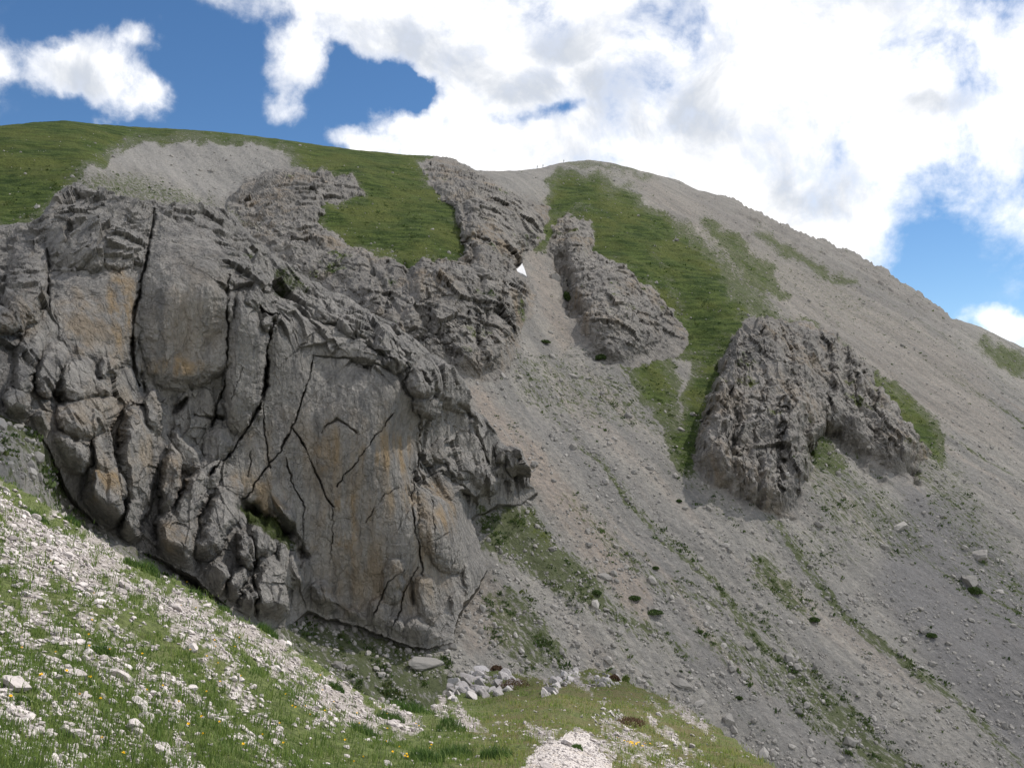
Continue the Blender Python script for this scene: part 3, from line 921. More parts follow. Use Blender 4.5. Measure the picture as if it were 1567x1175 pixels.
# blocks and pillars: centre, radii, tilt, how far they stand out (metres)
BLOCKS = [(42, 425, 34, 75, 4, 5), (150, 365, 82, 52, 4, 5), (155, 470, 72, 95, 4, 3.0), (285, 425, 74, 172, 3, 5.0), (300, 535, 66, 52, -20, 4.5), (378, 545, 34, 120, 6, 4),
          (12, 488, 30, 25, 0, 5), (80, 557, 21, 32, 12, 5), (45, 545, 20, 40, 10, 3.5), (116, 572, 32, 34, -30, 5), (166, 560, 17, 17, 20, 5.5), (147, 590, 25, 14, -10, 5), (133, 630, 48, 29, -6, 6), (157, 682, 20, 33, 5, 5.5),
          (163, 737, 38, 46, 12, 6.5), (212, 682, 29, 70, 0, 6), (262, 722, 17, 44, 6, 6), (206, 787, 19, 38, 16, 6), (272, 812, 34, 44, 2, 7), (239, 620, 13, 27, 0, 4.5), (298, 752, 20, 52, 20, 6),
          (340, 778, 25, 52, 22, 5.5), (30, 615, 23, 27, 0, 5), (60, 645, 14, 20, -10, 5.5), (110, 682, 32, 24, 0, 4.5), (402, 822, 22, 23, 0, 5), (372, 838, 14, 21, 0, 5.5), (415, 893, 27, 47, -4, 7),
          (327, 885, 22, 23, 20, 6.5), (360, 888, 12, 19, 10, 6), (378, 920, 15, 23, 14, 6.5), (365, 942, 17, 14, 30, 6.5), (403, 937, 10, 18, 0, 6), (440, 850, 22, 36, 0, 4), (602, 880, 18, 27, 10, 2.5), (579, 940, 20, 28, 20, 3),
          (605, 964, 13, 23, 0, 3.5), (636, 968, 22, 25, 0, 3.8), (652, 908, 16, 30, -8, 3), (700, 918, 11, 17, 0, 4), (676, 982, 21, 15, 0, 5), (543, 945, 18, 13, 25, 4), (493, 911, 18, 24, -20, 3.5),
          (690, 795, 44, 82, -6, 5), (664, 780, 22, 68, 2, 3), (722, 860, 18, 48, -8, 4), (413, 485, 12, 19, -10, 5), (395, 455, 24, 18, 20, 4), (262, 350, 28, 34, 0, 4), (315, 345, 16, 40, -5, 4.5), (345, 370, 14, 34, -12, 4),
          (610, 545, 26, 26, 10, 4), (650, 580, 30, 30, -20, 5), (590, 525, 20, 24, 0, 4), (540, 500, 28, 20, 35, 4.5), (500, 480, 22, 18, 30, 4), (690, 590, 26, 44, -25, 5), (655, 620, 26, 20, 20, 4.5),
          (790, 702, 17, 28, -10, 7), (770, 690, 10, 20, 0, 4), (820, 738, 14, 12, 20, 4), (760, 640, 10, 24, -35, 4), (680, 690, 20, 16, 30, 3.5), (705, 715, 16, 22, -30, 4), (660, 700, 10, 14, 0, 3), (740, 735, 22, 26, -30, 4.5),
          (250, 400, 22, 50, 2, 3), (330, 690, 22, 42, 12, 3), (300, 640, 30, 50, 8, 3), (90, 330, 40, 30, -20, 3), (200, 330, 44, 30, 8, 3)]
bwx, bwy = cwx + w2 * 4 + fbm(np.stack([CX / 13, CY / 13, CX * 0 + 5], -1), 3, .55, 87) * 4, cwy + w1 * 4 + fbm(np.stack([CX / 13, CY / 13, CX * 0 + 9], -1), 3, .55, 88) * 4
pil = sstep(poly_sd([(-170, 440), (30, 460), (90, 530), (190, 535), (245, 590), (290, 670), (340, 740), (365, 800), (470, 820), (480, 960), (400, 990), (-170, 990)], cwx, cwy, 40), -10, 10)
hb = (1 + .55 * pil) * block_field(BLOCKS, bwx, bwy, lambda x, y: (x < 460 and y > 540 and x < 345) or y > 815)
h = hb.copy()

CRACKS = [([(400, 468), (424, 482), (416, 505), (411, 540), (409, 590), (396, 620), (375, 660), (350, 695), (318, 728)], 4.5, 9), ([(236, 330), (230, 360), (222, 410), (206, 480), (201, 540), (212, 590)], 5, 6),
          ([(352, 420), (346, 470), (350, 505), (347, 545), (345, 590), (332, 622), (328, 650)], 3, 4), ([(482, 545), (466, 600), (451, 645), (446, 655)], 2.0, 3.2), ([(446, 655), (430, 690), (402, 720), (386, 752), (372, 765)], 2.4, 3.2),
          ([(448, 655), (470, 690), (490, 738), (500, 765), (512, 776)], 2.4, 3.4), ([(490, 662), (500, 652), (515, 642), (530, 650), (546, 661)], 3.2, 2.4), ([(602, 633), (572, 670), (546, 705), (515, 742)], 1.8, 2.4),
          ([(400, 625), (408, 680), (412, 715)], 1.8, 2.2), ([(436, 700), (450, 745), (466, 775), (462, 830)], 2.2, 2.6), ([(510, 776), (508, 830), (505, 860)], 1.5, 1.6), ([(618, 872), (592, 892), (578, 930), (562, 958)], 2.0, 2.6),
          ([(640, 870), (618, 905), (610, 940), (596, 970)], 2.0, 2.6), ([(640, 722), (648, 700), (640, 660), (635, 625)], 2.5, 2.5), ([(640, 730), (632, 780), (640, 830), (648, 880)], 2.4, 3), ([(480, 545), (540, 552), (600, 570), (632, 612)], 2.4, 2),
          ([(72, 380), (74, 440), (70, 480)], 5, 6), ([(215, 575), (222, 598)], 10, 7), ([(272, 628), (290, 608)], 7, 5), ([(300, 632), (340, 640)], 5, 4), ([(375, 775), (400, 790), (440, 808), (460, 850)], 24, 12), ([(0, 515), (30, 520)], 8, 4),
          ([(470, 440), (520, 490), (560, 530), (600, 560), (625, 600)], 4, 3), ([(560, 478), (600, 530), (620, 570)], 4, 3), ([(630, 885), (634, 925)], 6, 4), ([(640, 735), (680, 720), (720, 760)], 3, 2.5), ([(700, 620), (730, 690), (760, 730)], 5, 3),
          ([(560, 800), (585, 760), (610, 745)], 1.5, 1.2), ([(655, 830), (690, 815)], 1.6, 1.4), ([(660, 760), (670, 860)], 1.6, 1.6),
          ([(700, 780), (705, 830), (690, 870)], 1.5, 1.3), ([(428, 560), (470, 520)], 1.3, .8), ([(355, 610), (372, 560)], 1.2, .8), ([(385, 690), (378, 730)], 1.6, 1.4)]
fine_w = fbm(np.stack([CX / 9, CY / 9, CX * 0], -1), 3, .5, 85) * 3.5
for pts, wd, dp in CRACKS:
    d = line_d(pts, cwx + fine_w * 1.0 - w1 * 4, cwy - w2 * 4 + fine_w * .7, 60)
    var = np.clip(.75 + 1.5 * fbm(np.stack([CX / 30, CY / 30, CX * 0 + 9], -1), 2, .5, 86), .25, 1.4)
    h -= .55 * dp * var * np.exp(-(d / (wd * .42 * (.5 + .6 * var))) ** 2)

sel = c_sd > -6
Pq = CP0[sel]
rg = rough_[sel]
Pw = Pq + np.stack([fbm(Pq / 12, 3, .5, 91), fbm(Pq / 12 + 31, 3, .5, 92), fbm(Pq / 12 + 67, 3, .5, 93)], -1) * 1.8
Ps = Pw * np.array([1, 1, .55])
f1, f2, rid, tl = cells(Ps / 11, 101)
hh = ((rid - .4) * 3.2 + tl * 4.2) * (.035 + .60 * rg)
f1, f2, rid, tl = cells(Ps / 4.2 + 5, 102)
hh += ((rid - .4) * 1.3 + tl * 2.2) * (.05 + .66 * rg)
f1, f2, rid, tl = cells(Ps / 1.7 + 5, 103)
hh += ((rid - .4) * .45 + tl * .8) * (.10 + .62 * rg)
hh += fbm(Pw / 8, 4, .5, 104) * (.55 + .6 * rg) + fbm(Ps / 2.4, 5, .6, 105) * .5 * (.25 + .70 * rg)
hh += fbm(Pq * np.array([1, 1, .10]) / 2.6, 4, .55, 106) * .8 * (.35 + .4 * (1 - rg))
hh += fbm(Pq / .8, 3, .6, 107) * .16
hn = np.zeros(CX.shape, np.float32)
hn[sel] = hh
foot = line_d([(-170, 560), (0, 637), (62, 664), (84, 705), (112, 765), (170, 825), (235, 852), (300, 882), (340, 925), (385, 950), (440, 960), (500, 945), (555, 958), (590, 975), (640, 992), (692, 985), (702, 940), (735, 895), (747, 868), (732, 830), (722, 792), (760, 772), (796, 772), (826, 756)], CX, CY, 60)
foot = .08 + .92 * sstep(foot, 0, 36)
h = h * foot
keep = np.clip(c_sd / 10, .15, 1) * foot
toward = -CP0 / np.linalg.norm(CP0, axis=-1, keepdims=True)
CD = CN * .6 + toward * .4
CP = CP0 + CD * (hn * keep)[..., None] + toward * (h * np.clip(c_sd / 6, .1, 1))[..., None]

GR2 = [([(362, 368), (392, 378), (398, 402), (372, 396)], .8), ([(405, 398), (440, 408), (482, 438), (470, 455), (430, 455), (412, 425)], .8), ([(360, 772), (392, 775), (445, 805), (462, 850), (420, 830), (370, 800)], 1.0),
       ([(380, 400), (405, 420), (412, 440), (395, 430)], .6), ([(636, 700), (650, 705), (645, 715)], .8), ([(230, 660), (255, 650), (262, 680)], .6), ([(100, 560), (90, 620), (120, 650), (70, 640)], .5),
       ([(330, 322), (350, 340), (365, 365), (345, 350)], .6), ([(722, 760), (770, 778), (760, 786), (728, 790)], .8), ([(745, 650), (780, 740), (765, 735)], .5)]
c_grass = accumulate(GR2, CX + w1 * 22, CY + w2 * 22, 9) * .66
OC = [(185, 480, 30, 75, .9), (130, 490, 55, 60, .45), (270, 560, 55, 17, .95), (165, 735, 34, 38, .85), (270, 815, 30, 30, .5), (133, 640, 40, 20, .4), (535, 800, 26, 65, .95), (415, 765, 28, 45, .7), (590, 690, 55, 45, .85), (510, 690, 26, 50, .75), (560, 760, 110, 150, .38), (440, 700, 60, 90, .35), (285, 500, 60, 80, .28), (150, 640, 120, 60, .3), (270, 720, 30, 40, .5), (215, 690, 24, 50, .45),
      (680, 775, 22, 50, .75), (620, 800, 60, 90, .55), (590, 890, 110, 60, .45), (560, 860, 60, 60, .5), (300, 450, 50, 90, .15), (380, 735, 30, 30, .55), (450, 700, 12, 30, .6), (605, 760, 30, 30, .6), (40, 480, 30, 40, .3), (20, 490, 25, 20, .4)]
c_och = np.zeros(CX.shape, np.float32)
for (ox, oy, rx, ry, wg) in OC:
    c_och = np.maximum(c_och, wg * sstep(1.25 - ell(ox, oy, rx, ry, 0, cwx, cwy) + w1 * .7, 0, .9))
c_attrs = dict(grass=c_grass, ochre=c_och)
CV = CP.reshape(-1, 3)
cq = grid_quads(CR, CC)
ok = (c_sd > 0).ravel()
cq = cq[ok[cq].all(1)]
PARTS = [('rock_pillars', [(-170, 440), (30, 460), (90, 520), (190, 540), (245, 590), (280, 670), (325, 730), (365, 760), (440, 800), (470, 850), (480, 950), (400, 990), (-170, 990)], 'jumble of rounded grey and ochre rock pillars at the foot of the crag'),
         ('buttress', [(-170, 250), (238, 250), (238, 330), (222, 410), (204, 480), (201, 560), (90, 520), (30, 460), (-170, 440)], 'squat buttress with ochre streaks under a dark overhanging rim'),
         ('rock_slab', [(238, 250), (330, 300), (420, 450), (418, 500), (410, 590), (395, 620), (320, 730), (280, 670), (245, 590), (201, 560), (204, 480), (222, 410)], 'smooth bulging grey slab left of the long dark crack'),
         ('rock_slab', [(418, 500), (482, 540), (600, 568), (637, 615), (640, 720), (634, 780), (650, 880), (690, 1000), (480, 1000), (470, 850), (440, 800), (365, 760), (320, 730), (395, 620), (410, 590)], 'tall triangular slab cut by thin forking cracks'),
         ('rock_pillar', [(640, 720), (700, 740), (770, 790), (760, 900), (690, 1000), (650, 880), (634, 780)], 'pillar with an ochre stain at the right foot of the slab'),
         ('broken_ridge', None, 'shattered stepped ridge of broken pale blocks running down to the right')]
crag_o = bpy.data.objects.new('rock_crag', None)
base = CV[cq[:, 0]]
crag_loc = np.array([base[:, 0].mean(), base[:, 1].mean(), base[:, 2].min()])
crag_o.location = crag_loc
crag_o.empty_display_size = 5
col.objects.link(crag_o)
tag(crag_o, 'huge near limestone crag split by a long dark slanting crack, on the left', 'crag')
part_of = np.full(CX.size, len(PARTS) - 1, np.int8)
for i in range(len(PARTS) - 2, -1, -1):
    part_of[(poly_sd(PARTS[i][1], cwx, cwy, 5) > 0).ravel()] = i
fp = part_of[cq[:, 0]]
for i, (nm, poly, lab) in enumerate(PARTS):
    qq = cq[fp == i]
    if len(qq):
        me = submesh(nm, CV, qq, c_attrs, crag_loc, skirt=[(14, 5), (40, 40)])
        me.polygons.foreach_set('use_smooth', np.zeros(len(me.polygons), bool))
        o = new_obj(nm, me, M_CRAG, crag_o)
        tag(o, lab)

# ------------------------------------------------------------------ unseen cloud added above the view to shade the mountain
def icosphere(sub):
    import bmesh
    bm = bmesh.new()
    bmesh.ops.create_icosphere(bm, subdivisions=sub, radius=1)
    v = np.array([x.co[:] for x in bm.verts])
    f = np.array([[x.index for x in fc.verts] for fc in bm.faces])
    bm.free()
    return v, f


M_SHADE_CLOUD = bpy.data.materials.new('shade_cloud_vapour')
M_SHADE_CLOUD.use_nodes = True
t = NT(M_SHADE_CLOUD.node_tree)
t.n.clear()
co = t.node('ShaderNodeOutputMaterial')
tr = t.node('ShaderNodeBsdfTransparent')
tl_ = t.node('ShaderNodeBsdfTranslucent')
tl_.inputs[0].default_value = (.95, .95, .95, 1)
df = t.node('ShaderNodeBsdfDiffuse')
df.inputs[0].default_value = (.95, .95, .95, 1)
m1, m2 = t.node('ShaderNodeMixShader'), t.node('ShaderNodeMixShader')
m1.inputs[0].default_value = .5
t.l.new(tl_.outputs[0], m1.inputs[1])
t.l.new(df.outputs[0], m1.inputs[2])
m2.inputs[0].default_value = .31
t.l.new(tr.outputs[0], m2.inputs[1])
t.l.new(m1.outputs[0], m2.inputs[2])
t.l.new(m2.outputs[0], co.inputs[0])
v, f = icosphere(6)
v = v / np.linalg.norm(v, axis=1, keepdims=True)
lump = fbm(v * 2.2, 5, .55, 201)
v = v * (1 + .35 * lump)[:, None]
v[:, 2] = np.where(v[:, 2] < 0, v[:, 2] * .35, v[:, 2])
cl = new_obj('shade_cloud', mesh_np('shade_cloud', v * np.array([560, 330, 60]), f), M_SHADE_CLOUD, None, (430, 575, 520))
tag(cl, kind='structure')

# ------------------------------------------------------------------ the valley round about (below and behind the viewer)
gx, gy = np.meshgrid(np.linspace(-1, 1, 121), np.linspace(-1, 1, 121))
gx, gy = np.sign(gx) * np.abs(gx) ** 2 * 5000, np.sign(gy) * np.abs(gy) ** 2 * 5000
rad = np.hypot(gx, gy)
gz = -120 + 60 * fbm(np.stack([gx / 900, gy / 900, gx * 0], -1), 5, .5, 401) * np.clip(rad / 900, 0, 1) + .05 * np.clip(rad - 1500, 0, None) * (gy < 0)
m, t, b = new_mat('valley_pasture', .95, .1)
pos = t.node('ShaderNodeNewGeometry').outputs['Position']
t.put(b.inputs['Base Color'], t.mix(t.remap(t.noise(pos, .006, 6, .6), .4, .6), (.10, .12, .05), (.36, .33, .29)))
tag(new_obj('valley', mesh_np('valley', np.stack([gx, gy, gz], -1).reshape(-1, 3), grid_quads(121, 121)), m), kind='structure')

# ------------------------------------------------------------------ the near slope
EDGE = [(-260, 610), (-150, 650), (0, 728), (30, 745), (100, 790), (200, 852), (250, 880), (300, 905), (350, 935), (400, 958), (440, 985), (480, 1010), (520, 1040), (560, 1066), (600, 1083), (635, 1090),
        (662, 1076), (690, 1045), (720, 1032), (760, 1024), (800, 1030), (850, 1036), (890, 1022), (930, 1026), (960, 1045), (1000, 1060), (1050, 1086), (1100, 1116), (1150, 1150), (1180, 1172), (1250, 1230), (1330, 1300)]
FCTRL = [(-260, 610, 34), (-150, 650, 30), (0, 728, 25), (100, 790, 24), (200, 850, 23.5), (300, 905, 23), (400, 957, 22.5), (480, 1010, 21.5), (560, 1068, 20.5), (640, 1095, 21), (700, 1108, 19),
         (690, 1045, 40), (760, 1022, 42), (830, 1030, 41), (930, 1028, 39), (1000, 1062, 33), (1080, 1108, 27), (1180, 1172, 20), (1250, 1230, 17), (800, 1070, 29), (740, 1075, 30), (900, 1090, 24), (1000, 1130, 20.5), (860, 1130, 14.5), (860, 1175, 11.5), (1000, 1175, 15.5),
         (0, 1175, 5.2), (0, 1000, 8.5), (0, 850, 14), (150, 1175, 5.8), (150, 950, 11.5), (300, 1000, 12.5), (300, 1175, 6.8), (450, 1100, 11.5), (450, 1175, 8), (600, 1175, 9.7), (600, 1120, 14.5), (750, 1130, 15.5), (700, 1175, 10.7),
         (0, 1300, 3.6), (400, 1300, 4.8), (860, 1300, 7.2), (1200, 1300, 12.5), (-200, 1000, 7.0), (-200, 1300, 3.2)]
FS = 2.2
fx_ = np.arange(-230, 1330, FS)
FC = len(fx_)
fe = np.interp(fx_, [p[0] for p in EDGE], [p[1] for p in EDGE])
fe = fe + perlin(np.stack([fx_ * .06, fx_ * 0 + 1.3, fx_ * 0], -1), 301) * 5 + perlin(np.stack([fx_ * .2, fx_ * 0 + 2.3, fx_ * 0], -1), 302) * 3
FR = 260
fr_ = np.linspace(0, 1, FR)
FX = np.repeat(fx_[None], FR, 0)
FY = fe[None] + fr_[:, None] * (1345 - fe[None])
FT = tps(FCTRL, FX, FY) * (1 + .07 * np.exp(-(FY - fe[None]) / 6.0))
FP = unproject(FX, FY, FT)
FN = grid_normals(FP)
FP = FP + FN * (fbm(FP / 1.1, 5, .55, 303) * .10 + fbm(FP / 5, 3, .5, 304) * .28)[..., None]
FN = grid_normals(FP)


class Surf:
    """a surveyed ground sheet that can be looked up by direction"""
    def __init__(self, P, N, x0, step, top, bot, pw):
        self.P, self.N, self.x0, self.step, self.top, self.bot, self.pw = P, N, x0, step, top, bot, pw

    def ij(self, px, py):
        px, py = np.asarray(px, float), np.asarray(py, float)
        c = np.clip((px - self.x0) / self.step, 0, self.P.shape[1] - 1.001)
        tp = np.interp(c, np.arange(len(self.top)), self.top)
        r = np.clip((py - tp) / (self.bot - tp), 0, 1) ** (1 / self.pw) * (self.P.shape[0] - 1)
        return np.clip(r, 0, self.P.shape[0] - 1.001), c

    def at(self, px, py, A=None):
        A = self.P if A is None else A
        r, c = self.ij(px, py)
        i, j = r.astype(int), c.astype(int)
        a, b = (r - i), (c - j)
        if A.ndim == 3:
            a, b = a[..., None], b[..., None]
        return (A[i, j] * (1 - a) + A[i + 1, j] * a) * (1 - b) + (A[i, j + 1] * (1 - a) + A[i + 1, j + 1] * a) * b


near = Surf(FP, FN, -230, FS, fe, 1345, 1.0)
MN = grid_normals(MP)
far = Surf(MP, MN, -190, STEP, sky_y, 1300, 1.04)

# stony bands run down the near slope; 1 = bare white stones, 0 = turf
rot_a, rot_b = FX * .80 + FY * .60, -FX * .60 + FY * .80
m_stone = fbm(np.stack([rot_a / 170, rot_b / 30, FX * 0], -1), 4, .6, 311) * 1.5 + fbm(np.stack([FX / 18, FY / 12, FX * 0], -1), 3, .6, 312) * .9 + .34
for poly, w_ in [([(0, 752), (120, 806), (300, 908), (420, 968), (560, 1080), (690, 1110), (690, 1150), (560, 1110), (400, 1030), (220, 950), (0, 860)], .35), ([(0, 900), (200, 1000), (420, 1175), (0, 1250)], .02),
                 ([(590, 1080), (640, 1085), (700, 1115), (800, 1140), (790, 1200), (560, 1200), (500, 1120), (560, 1110), (610, 1130), (650, 1110)], -.55), ([(30, 740), (240, 875), (210, 895), (20, 775)], -.15), ([(225, 850), (270, 880), (240, 895), (205, 870)], -.4),
                 ([(690, 1065), (850, 1055), (940, 1080), (900, 1110), (740, 1100)], -.45), ([(930, 1040), (1190, 1175), (1100, 1175), (1020, 1110), (960, 1075)], -.10), ([(890, 1105), (1000, 1085), (1100, 1200), (930, 1200), (915, 1150)], -.05),
                 ([(300, 1050), (420, 1075), (520, 1150), (500, 1200), (300, 1200)], -.22)]:
    m_stone += w_ * sstep(poly_sd(poly, FX, FY, 30), -14, 14)
PATH = [(795, 1180), (812, 1150), (842, 1134), (880, 1122), (900, 1128), (915, 1150), (940, 1180), (1010, 1300), (1030, 1350), (760, 1350)]
p_sd = poly_sd(PATH, FX + fbm(np.stack([FX / 14, FY / 14, FX * 0], -1), 3, .5, 313) * 14, FY, 30)
m_path = sstep(p_sd, -4, 5)
m_stone = np.clip(m_stone, 0, 1)
knoll = sstep(FX + (FY - 1100) * .5, 660, 800)
m_dry = np.clip(knoll * 1.0 + fbm(FP / 2.2, 3, .5, 314) * .8 - .1, 0, 1)

m, t, b = new_mat('hillside_ground', .95, .1)
pos = t.node('ShaderNodeNewGeometry').outputs['Position']
n1_ = t.noise(pos, 9, 6, .7)
n2_ = t.noise(pos, 2.2, 5, .6)
turf = t.mix(t.remap(n1_, .35, .65), (.055, .070, .026), (.135, .16, .058))
turf = t.mix(t.math('MULTIPLY', t.attr('dry'), t.remap(n2_, .35, .6)), turf, (.125, .11, .055))
gv = t.voronoi(pos, 22, out='Color')
gs = t.node('ShaderNodeSeparateColor')
t.put(gs.inputs[0], gv)
grav = t.mix(gs.outputs[0], (.17, .15, .135), (.46, .42, .395))
grav = t.mix(t.remap(n1_, .50, .34, 0, .6), grav, (.15, .13, .10))
sf = t.remap(t.math('ADD', t.attr('stone'), t.math('MULTIPLY', t.math('SUBTRACT', n1_, .5), .9)), .35, .65)
c = t.mix(sf, turf, grav)
t.put(b.inputs['Base Color'], c)
n = bump(t, b, t.math('ADD', n1_, t.math('MULTIPLY', gs.outputs[1], .3)), .08, .9)
M_GROUND = m

m, t, b = new_mat('path_gravel', .95, .1)
pos = t.node('ShaderNodeNewGeometry').outputs['Position']
gv = t.node('ShaderNodeTexVoronoi')
t.put(gv.inputs['Vector'], pos)
gv.inputs['Scale'].default_value = 38
gs = t.node('ShaderNodeSeparateColor')
t.put(gs.inputs[0], gv.outputs['Color'])
c = t.mix(gs.outputs[0], (.36, .325, .30), (.62, .575, .55))
c = t.mix(t.remap(t.noise(pos, 3, 5, .6), .5, .7, 0, .6), c, (.40, .34, .28))
t.put(b.inputs['Base Color'], c)
bump(t, b, t.math('ADD', t.math('SUBTRACT', 1.0, gv.outputs['Distance']), t.math('MULTIPLY', gs.outputs[1], .6)), .02, 1.0)
M_PATH = m

hd = FP[:1] * np.array([1, 1, 0])
hd /= np.linalg.norm(hd, axis=-1, keepdims=True)
fb = np.concatenate([FP[:1] + hd * 14 + np.array([0, 0, -11]), FP[:1] + hd * 4 + np.array([0, 0, -2.6]), FP[:1] + hd * 1.2 + np.array([0, 0, -.5])])
FV = np.concatenate([fb, FP]).reshape(-1, 3)
fa = {n_: np.concatenate([a[:1]] * 3 + [a]) for n_, a in dict(stone=m_stone, dry=m_dry).items()}
fq = grid_quads(FR + 3, FC)
onp = np.concatenate([np.zeros((3, FC), bool), m_path > .5]).ravel()[fq[:, 0]]
tag(new_obj('ground', submesh('ground', FV, fq[~onp], fa, (0, 0, 0)), M_GROUND), kind='structure')
tag(new_obj('path', submesh('path', FV, fq[onp], fa, (0, 0, 0)), M_PATH), kind='structure')


# ------------------------------------------------------------------ stones
def stone_shape(sub, seed, flat=.7):
    r_ = np.random.default_rng(seed)
    v, f = icosphere(sub)
    v = v * (1 + .25 * fbm(v * 1.3 + seed, 3, .5, seed))[:, None]
    for _ in range(13):
        n_ = r_.normal(size=3)
        n_ /= np.linalg.norm(n_)
        d = v @ n_
        v = v - np.maximum(d - r_.uniform(.5, .85), 0)[:, None] * n_
    v = v * np.array([r_.uniform(.85, 1.25), r_.uniform(.65, .95), flat * r_.uniform(.75, 1.15)])
    if sub > 2:
        v = v * (1 + .05 * fbm(v * 6, 3, .6, seed + 3))[:, None]
    return v / np.abs(v).max(), f


def stone_mat(name, ca, cb, dark):
    m, t, b = new_mat(name, .9, .2)
    geo = t.node('ShaderNodeNewGeometry')
    oi = t.node('ShaderNodeObjectInfo')
    tcg = t.node('ShaderNodeTexCoord').outputs['Object']
    rnd = t.math('FRACT', t.math('ADD', t.attr('tone'), oi.outputs['Random']))
    n_ = t.noise(geo.outputs['Position'], 14, 5, .65)
    c = t.mix(rnd, ca, cb)
    c = t.mix(t.remap(n_, .52, .70, 0, .7), c, dark)
    t.put(b.inputs['Base Color'], c)
    bump(t, b, n_, .03, .8)
    return m


M_STONE = stone_mat('white_limestone', (.32, .288, .275), (.55, .505, .485), (.19, .17, .16))
M_BOULDER = stone_mat('grey_limestone', (.23, .217, .20), (.40, .375, .345), (.14, .135, .125))
M_OUTCROP = stone_mat('lichened_limestone', (.27, .25, .24), (.50, .465, .45), (.15, .142, .135))


def frames(N, spin):
    """rotation matrices whose z follows the normals"""
    z = N / np.linalg.norm(N, axis=1, keepdims=True)
    a = np.where(np.abs(z[:, :1]) < .9, np.array([[1., 0, 0]]), np.array([[0., 1, 0]]))
    x = np.cross(a, z)
    x /= np.linalg.norm(x, axis=1, keepdims=True)
    y = np.cross(z, x)
    c, s_ = np.cos(spin)[:, None], np.sin(spin)[:, None]
    return np.stack([x * c + y * s_, -x * s_ + y * c, z], -1)


def scatter_merge(name, shapes, P, N, size, mats, tone=None, seed=1, sink=.25, tilt=.25, zs=None, smooth=False):
    r_ = np.random.default_rng(seed)
    n_ = len(P)
    which = r_.integers(0, len(shapes), n_)
    Nn = N + r_.normal(size=N.shape) * tilt
    Rm = frames(Nn, r_.uniform(0, 6.28, n_))
    tone = r_.uniform(0, 1, n_) if tone is None else tone
    Vs, Fs, Ts = [], [], []
    off = 0
    for k_, (v, f) in enumerate(shapes):
        i = np.where(which == k_)[0]
        if not len(i):
            continue
        w = np.einsum('nij,vj->nvi', Rm[i], v) * size[i][:, None, None] + (P[i] + N[i] * (size[i] * sink)[:, None])[:, None]
        Vs.append(w.reshape(-1, 3))
        Fs.append((f[None] + (np.arange(len(i)) * len(v))[:, None, None]).reshape(-1, f.shape[1]) + off)
        Ts.append(np.repeat(tone[i], len(v)))
        off += len(i) * len(v)
    me = mesh_np(name, np.concatenate(Vs), np.concatenate(Fs), {'tone': np.concatenate(Ts)}, smooth)
    return new_obj(name, me, mats)


small_shapes = [stone_shape(1, 400 + i, .62) for i in range(10)]
big_shapes = [stone_shape(3, 440 + i, .62) for i in range(6)]

# white stones of the near slope, thickest in the bare bands
N_TRY = 60000
px = rng.uniform(-200, 1250, N_TRY)
py = rng.uniform(730, 1330, N_TRY)
edge_at = np.interp(px, fx_, fe)
d_st = near.at(px, py, m_stone)
d_pt = near.at(px, py, m_path)
keep_ = (py > edge_at + 1) & (rng.uniform(0, 1, N_TRY) < np.clip(d_st * 1.15 - .06, .05, 1) * (1 - .75 * d_pt))
px, py = px[keep_], py[keep_]
P, N = near.at(px, py), near.at(px, py, FN)
dist = np.linalg.norm(P, axis=1)
spx = np.exp(rng.normal(1.20, .56, len(px))) * np.where(px + (py - 1100) * .5 > 690, .62, 1.0)
size = np.clip(spx, 1.4, 11) * dist / F * .62 + .012
order = np.argsort(-size / dist)
vis = (px[order] > 0) & (px[order] < W) & (py[order] < H)
ind = order[vis][:235]
rest = np.setdiff1d(order, ind)
tag(scatter_merge('stones', small_shapes, P[rest], N[rest], size[rest], M_STONE, seed=5), kind='stuff', label='white limestone rubble scattered through the near turf', cat='stones')
protos = []
for i, (v, f) in enumerate(big_shapes):
    protos.append(mesh_np('stone', v, f, {'tone': np.full(len(v), .37 * i % 1)}, False))
    protos[-1].materials.append(M_STONE)
Rm = frames(N[ind] + rng.normal(size=(len(ind), 3)) * .2, rng.uniform(0, 6.28, len(ind)))
from mathutils import Matrix
for k_, i in enumerate(ind):
    o = bpy.data.objects.new('stone', protos[k_ % len(protos)])
    s_ = float(size[i])
    M4 = Matrix([list(Rm[k_][r_] * s_) + [float(P[i][r_] + N[i][r_] * s_ * .25)] for r_ in range(3)] + [[0, 0, 0, 1]])
    o.matrix_world = M4
    col.objects.link(o)
    tag(o, 'small white limestone stone lying in the turf of the near slope', 'stone', 'small white stones on the near slope')

